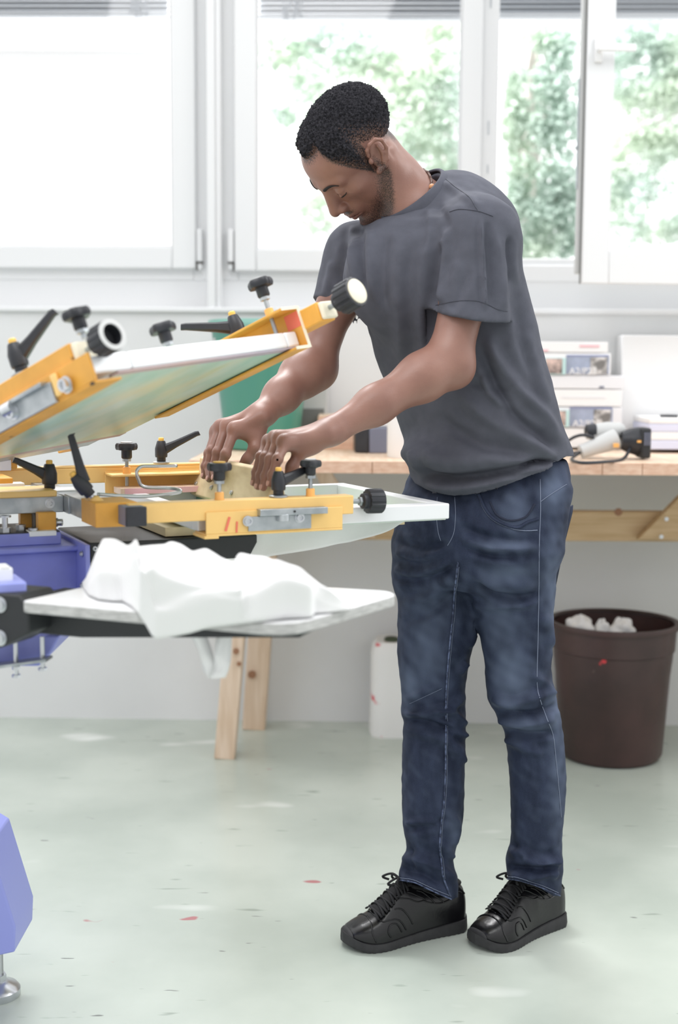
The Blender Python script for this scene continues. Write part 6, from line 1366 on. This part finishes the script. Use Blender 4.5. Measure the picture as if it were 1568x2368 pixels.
# ---- shoes
LEA = mat('black_leather', (15, 15, 18), 0.27, bump=.12, bscale=160, spec=.5); RUB = mat('dark_rubber_sole', (52, 52, 54), 0.7, var=.15, vscale=60); LAC = mat('black_lace', (30, 30, 33), 0.85); LIN = mat('black_lining', (26, 26, 28), .9)
def shoe(toe, heel, mirror):
    toe = np.array([toe[0], toe[1], 0]); heel = np.array([heel[0], heel[1], 0]); ax_ = toe - heel; Ls = np.linalg.norm(ax_); ax_ /= Ls; lat = np.array([-ax_[1], ax_[0], 0]) * mirror; R_ = np.stack([ax_, lat, zz], 1)
    U = np.array([0, .02, .06, .14, .24, .34, .44, .52, .58, .64, .70, .78, .86, .92, .97, 1.0]); 
    HT = np.array([.062, .086, .100, .102, .099, .104, .112, .115, .108, .093, .078, .063, .053, .046, .036, .020]); WD = np.array([.012, .023, .029, .032, .033, .0335, .035, .0375, .040, .043, .0455, .0465, .044, .037, .026, .008]); CN = np.array([0, 0, 0, 0, 0, .001, .002, .003, .004, .005, .006, .006, .004, .002, 0, -.001])
    uu = np.linspace(0, 1, 64); ht = smooth_interp(uu, U, HT); wd = smooth_interp(uu, U, WD); cn = smooth_interp(uu, U, CN); K = 36
    def S(u, a):     # a: 0..pi across, from outer side over the top to the inner side
        h = float(np.interp(u, uu, ht)); w = float(np.interp(u, uu, wd)); c = float(np.interp(u, uu, cn)); z0 = .015 + .012 * max(0, (u - .8) / .2) ** 2
        nar = 1 - .30 * max(0, min(1, (h - .07) / .04)) * max(0, math.sin(a)) ; ca, sa = math.cos(a), math.sin(a)
        y = c + w * np.sign(ca) * abs(ca) ** .75 * nar; ez = .8 - .48 * float(np.clip((.55 - u) / .15, 0, 1)); z = z0 + (h - z0) * max(0, sa) ** ez
        return np.array([u * Ls, y, z])
    rowsv = [[S(u, a) for a in np.linspace(0, PI, K)] for u in uu]
    b = MB(R_, heel); b.grid(rowsv); up_ = b.build('shoe', LEA, man, smooth=True)
    b = MB(R_, heel); rows2 = []
    for u in np.linspace(0, 1, 150):
        w = float(np.interp(u, uu, wd)) + .0045; c = float(np.interp(u, uu, cn)); e0 = max(0, (u - .88) / .12); e1 = max(0, (.07 - u) / .07); w = max(.004, .5 * w + .5 * w * math.sqrt(max(0, 1 - e0 ** 2)) ) * math.sqrt(max(.02, 1 - .8 * e1 ** 2))
        sp = .012 * max(0, (u - .80) / .2) ** 2; sp2 = .005 * max(0, (.08 - u) / .08); t = float(np.interp(u, [0, .25, .5, .75, .9, 1], [.028, .024, .019, .017, .018, .022])); x = -.005 + u * (Ls + .010); tr = .0012 * (math.sin(u * 2 * PI * 24) > 0)
        rows2.append([(x, c - w, sp + sp2 + tr), (x, c - w - .0015, sp + sp2 + .007), (x, c - w + .001, sp + t), (x, c - w * .4, sp + t), (x, c + w * .4, sp + t), (x, c + w - .001, sp + t), (x, c + w + .0015, sp + sp2 + .007), (x, c + w, sp + sp2 + tr), (x, c + w * .4, sp + sp2 + tr), (x, c - w * .4, sp + sp2 + tr), (x, c - w, sp + sp2 + tr)])
    b.grid(rows2); b.add([rows2[0][i] for i in range(10)], [list(range(10))]); b.add([rows2[-1][i] for i in range(10)], [list(range(10))[::-1]]); b.build('sole', RUB, up_, smooth=True, sharp=50)
    b = MB(R_, heel); b.grid([[S(u, a) + np.array([.0022 * (u > .97), .0018 * math.copysign(1, math.cos(a)) * abs(math.cos(a)), .0012]) for a in np.linspace(.02, PI - .02, 30)] for u in np.linspace(.968, 1.0, 10)]); b.build('toe_bumper', RUB, up_, smooth=True)
    def onS(u, a, lift=.0006):
        p = S(u, a); q = S(u + .004, a) - p; r = S(u, a + .02) - p; n = np.cross(q, r); n /= np.linalg.norm(n) + 1e-9
        n = n if n @ (p - np.array([u * Ls, 0, .03])) > 0 else -n; return p + n * lift
    lines = [[(.16, .35), (.28, .30), (.42, .42), (.52, .75), (.60, 1.02)], [(.06, .55), (.20, .62), (.34, .80), (.42, 1.05)], [(.30, .30), (.38, .72), (.44, .95)], [(.38, .40), (.46, .78), (.52, 1.0)], [(.22, .30), (.30, .66), (.36, .98)], [(.56, .12), (.62, .42), (.70, .70), (.76, .95), (.78, 1.57)], [(.50, .12), (.56, .50), (.64, .84)], [(.82, .10), (.84, .5), (.83, 1.0), (.82, 1.57)], [(.03, .6), (.08, .9), (.1, 1.3)], [(.60, .12), (.645, .38), (.70, .5), (.72, .30), (.70, .12)]]
    for sgn in (0, 1):
        for ln in lines:
            b = MB(R_, heel); P = [onS(u, a if sgn == 0 else PI - a) for u, a in spline(ln, 24)]; b.tube(P, .0016, 6); b.build('stitched_seam', LEA, up_, smooth=True)
    # tongue and laces
    b = MB(R_, heel); b.grid([[onS(u, a, .003 + .003 * math.sin((a - 1.2) / .74 * PI)) for a in np.linspace(1.2, 1.94, 9)] for u in np.linspace(.47, .76, 16)]); b.build('tongue', LIN, up_, smooth=True, solid=.003)
    for i in range(6):
        u = .515 + i * .046
        for (u0, u1, a0, a1_) in ((u, u + .03, 1.02, 2.12), (u + .03, u, 1.02, 2.12)):
            b = MB(R_, heel); P = [onS(u0 + (u1 - u0) * t, a0 + (a1_ - a0) * t, .005 + .0035 * math.sin(PI * t)) for t in np.linspace(0, 1, 12)]; b.tube(P, .0034, 6, flat=.45); b.build('lace', LAC, up_, smooth=True)
    b = MB(R_, heel)
    for k, (dy, du) in enumerate(((.02, .03), (-.02, .02), (.012, .06), (-.028, .05))):
        p0 = onS(.53, PI / 2, .009); b.tube(spline([p0, p0 + np.array([.012, dy * .6, .010]), p0 + np.array([du * .6, dy, .002]), p0 + np.array([du * .35, dy * .8, -.004])], 16), .0026, 6)
    b.build('lace_bow', LAC, up_, smooth=True)
    # padded collar around the ankle
    b = MB(R_, heel); P = [onS(u, a, .002) for u, a in ((.05, 1.57), (.07, 1.15), (.16, .98), (.28, .98), (.40, 1.05), (.46, 1.2))]; P2_ = [onS(u, PI - a, .002) for u, a in ((.46, 1.2), (.40, 1.05), (.28, .98), (.16, .98), (.07, 1.15))]
    b.tube(spline(P + P2_, 60, True), .0045, 8, closed=True); b.build('padded_collar', LIN, up_, smooth=True)
    return up_
shoe(on_z(796, 2188, 0), on_z(1070, 2140, 0), 1); shoe(on_z(1098, 2192, 0), on_z(1292, 2128, 0), 1)
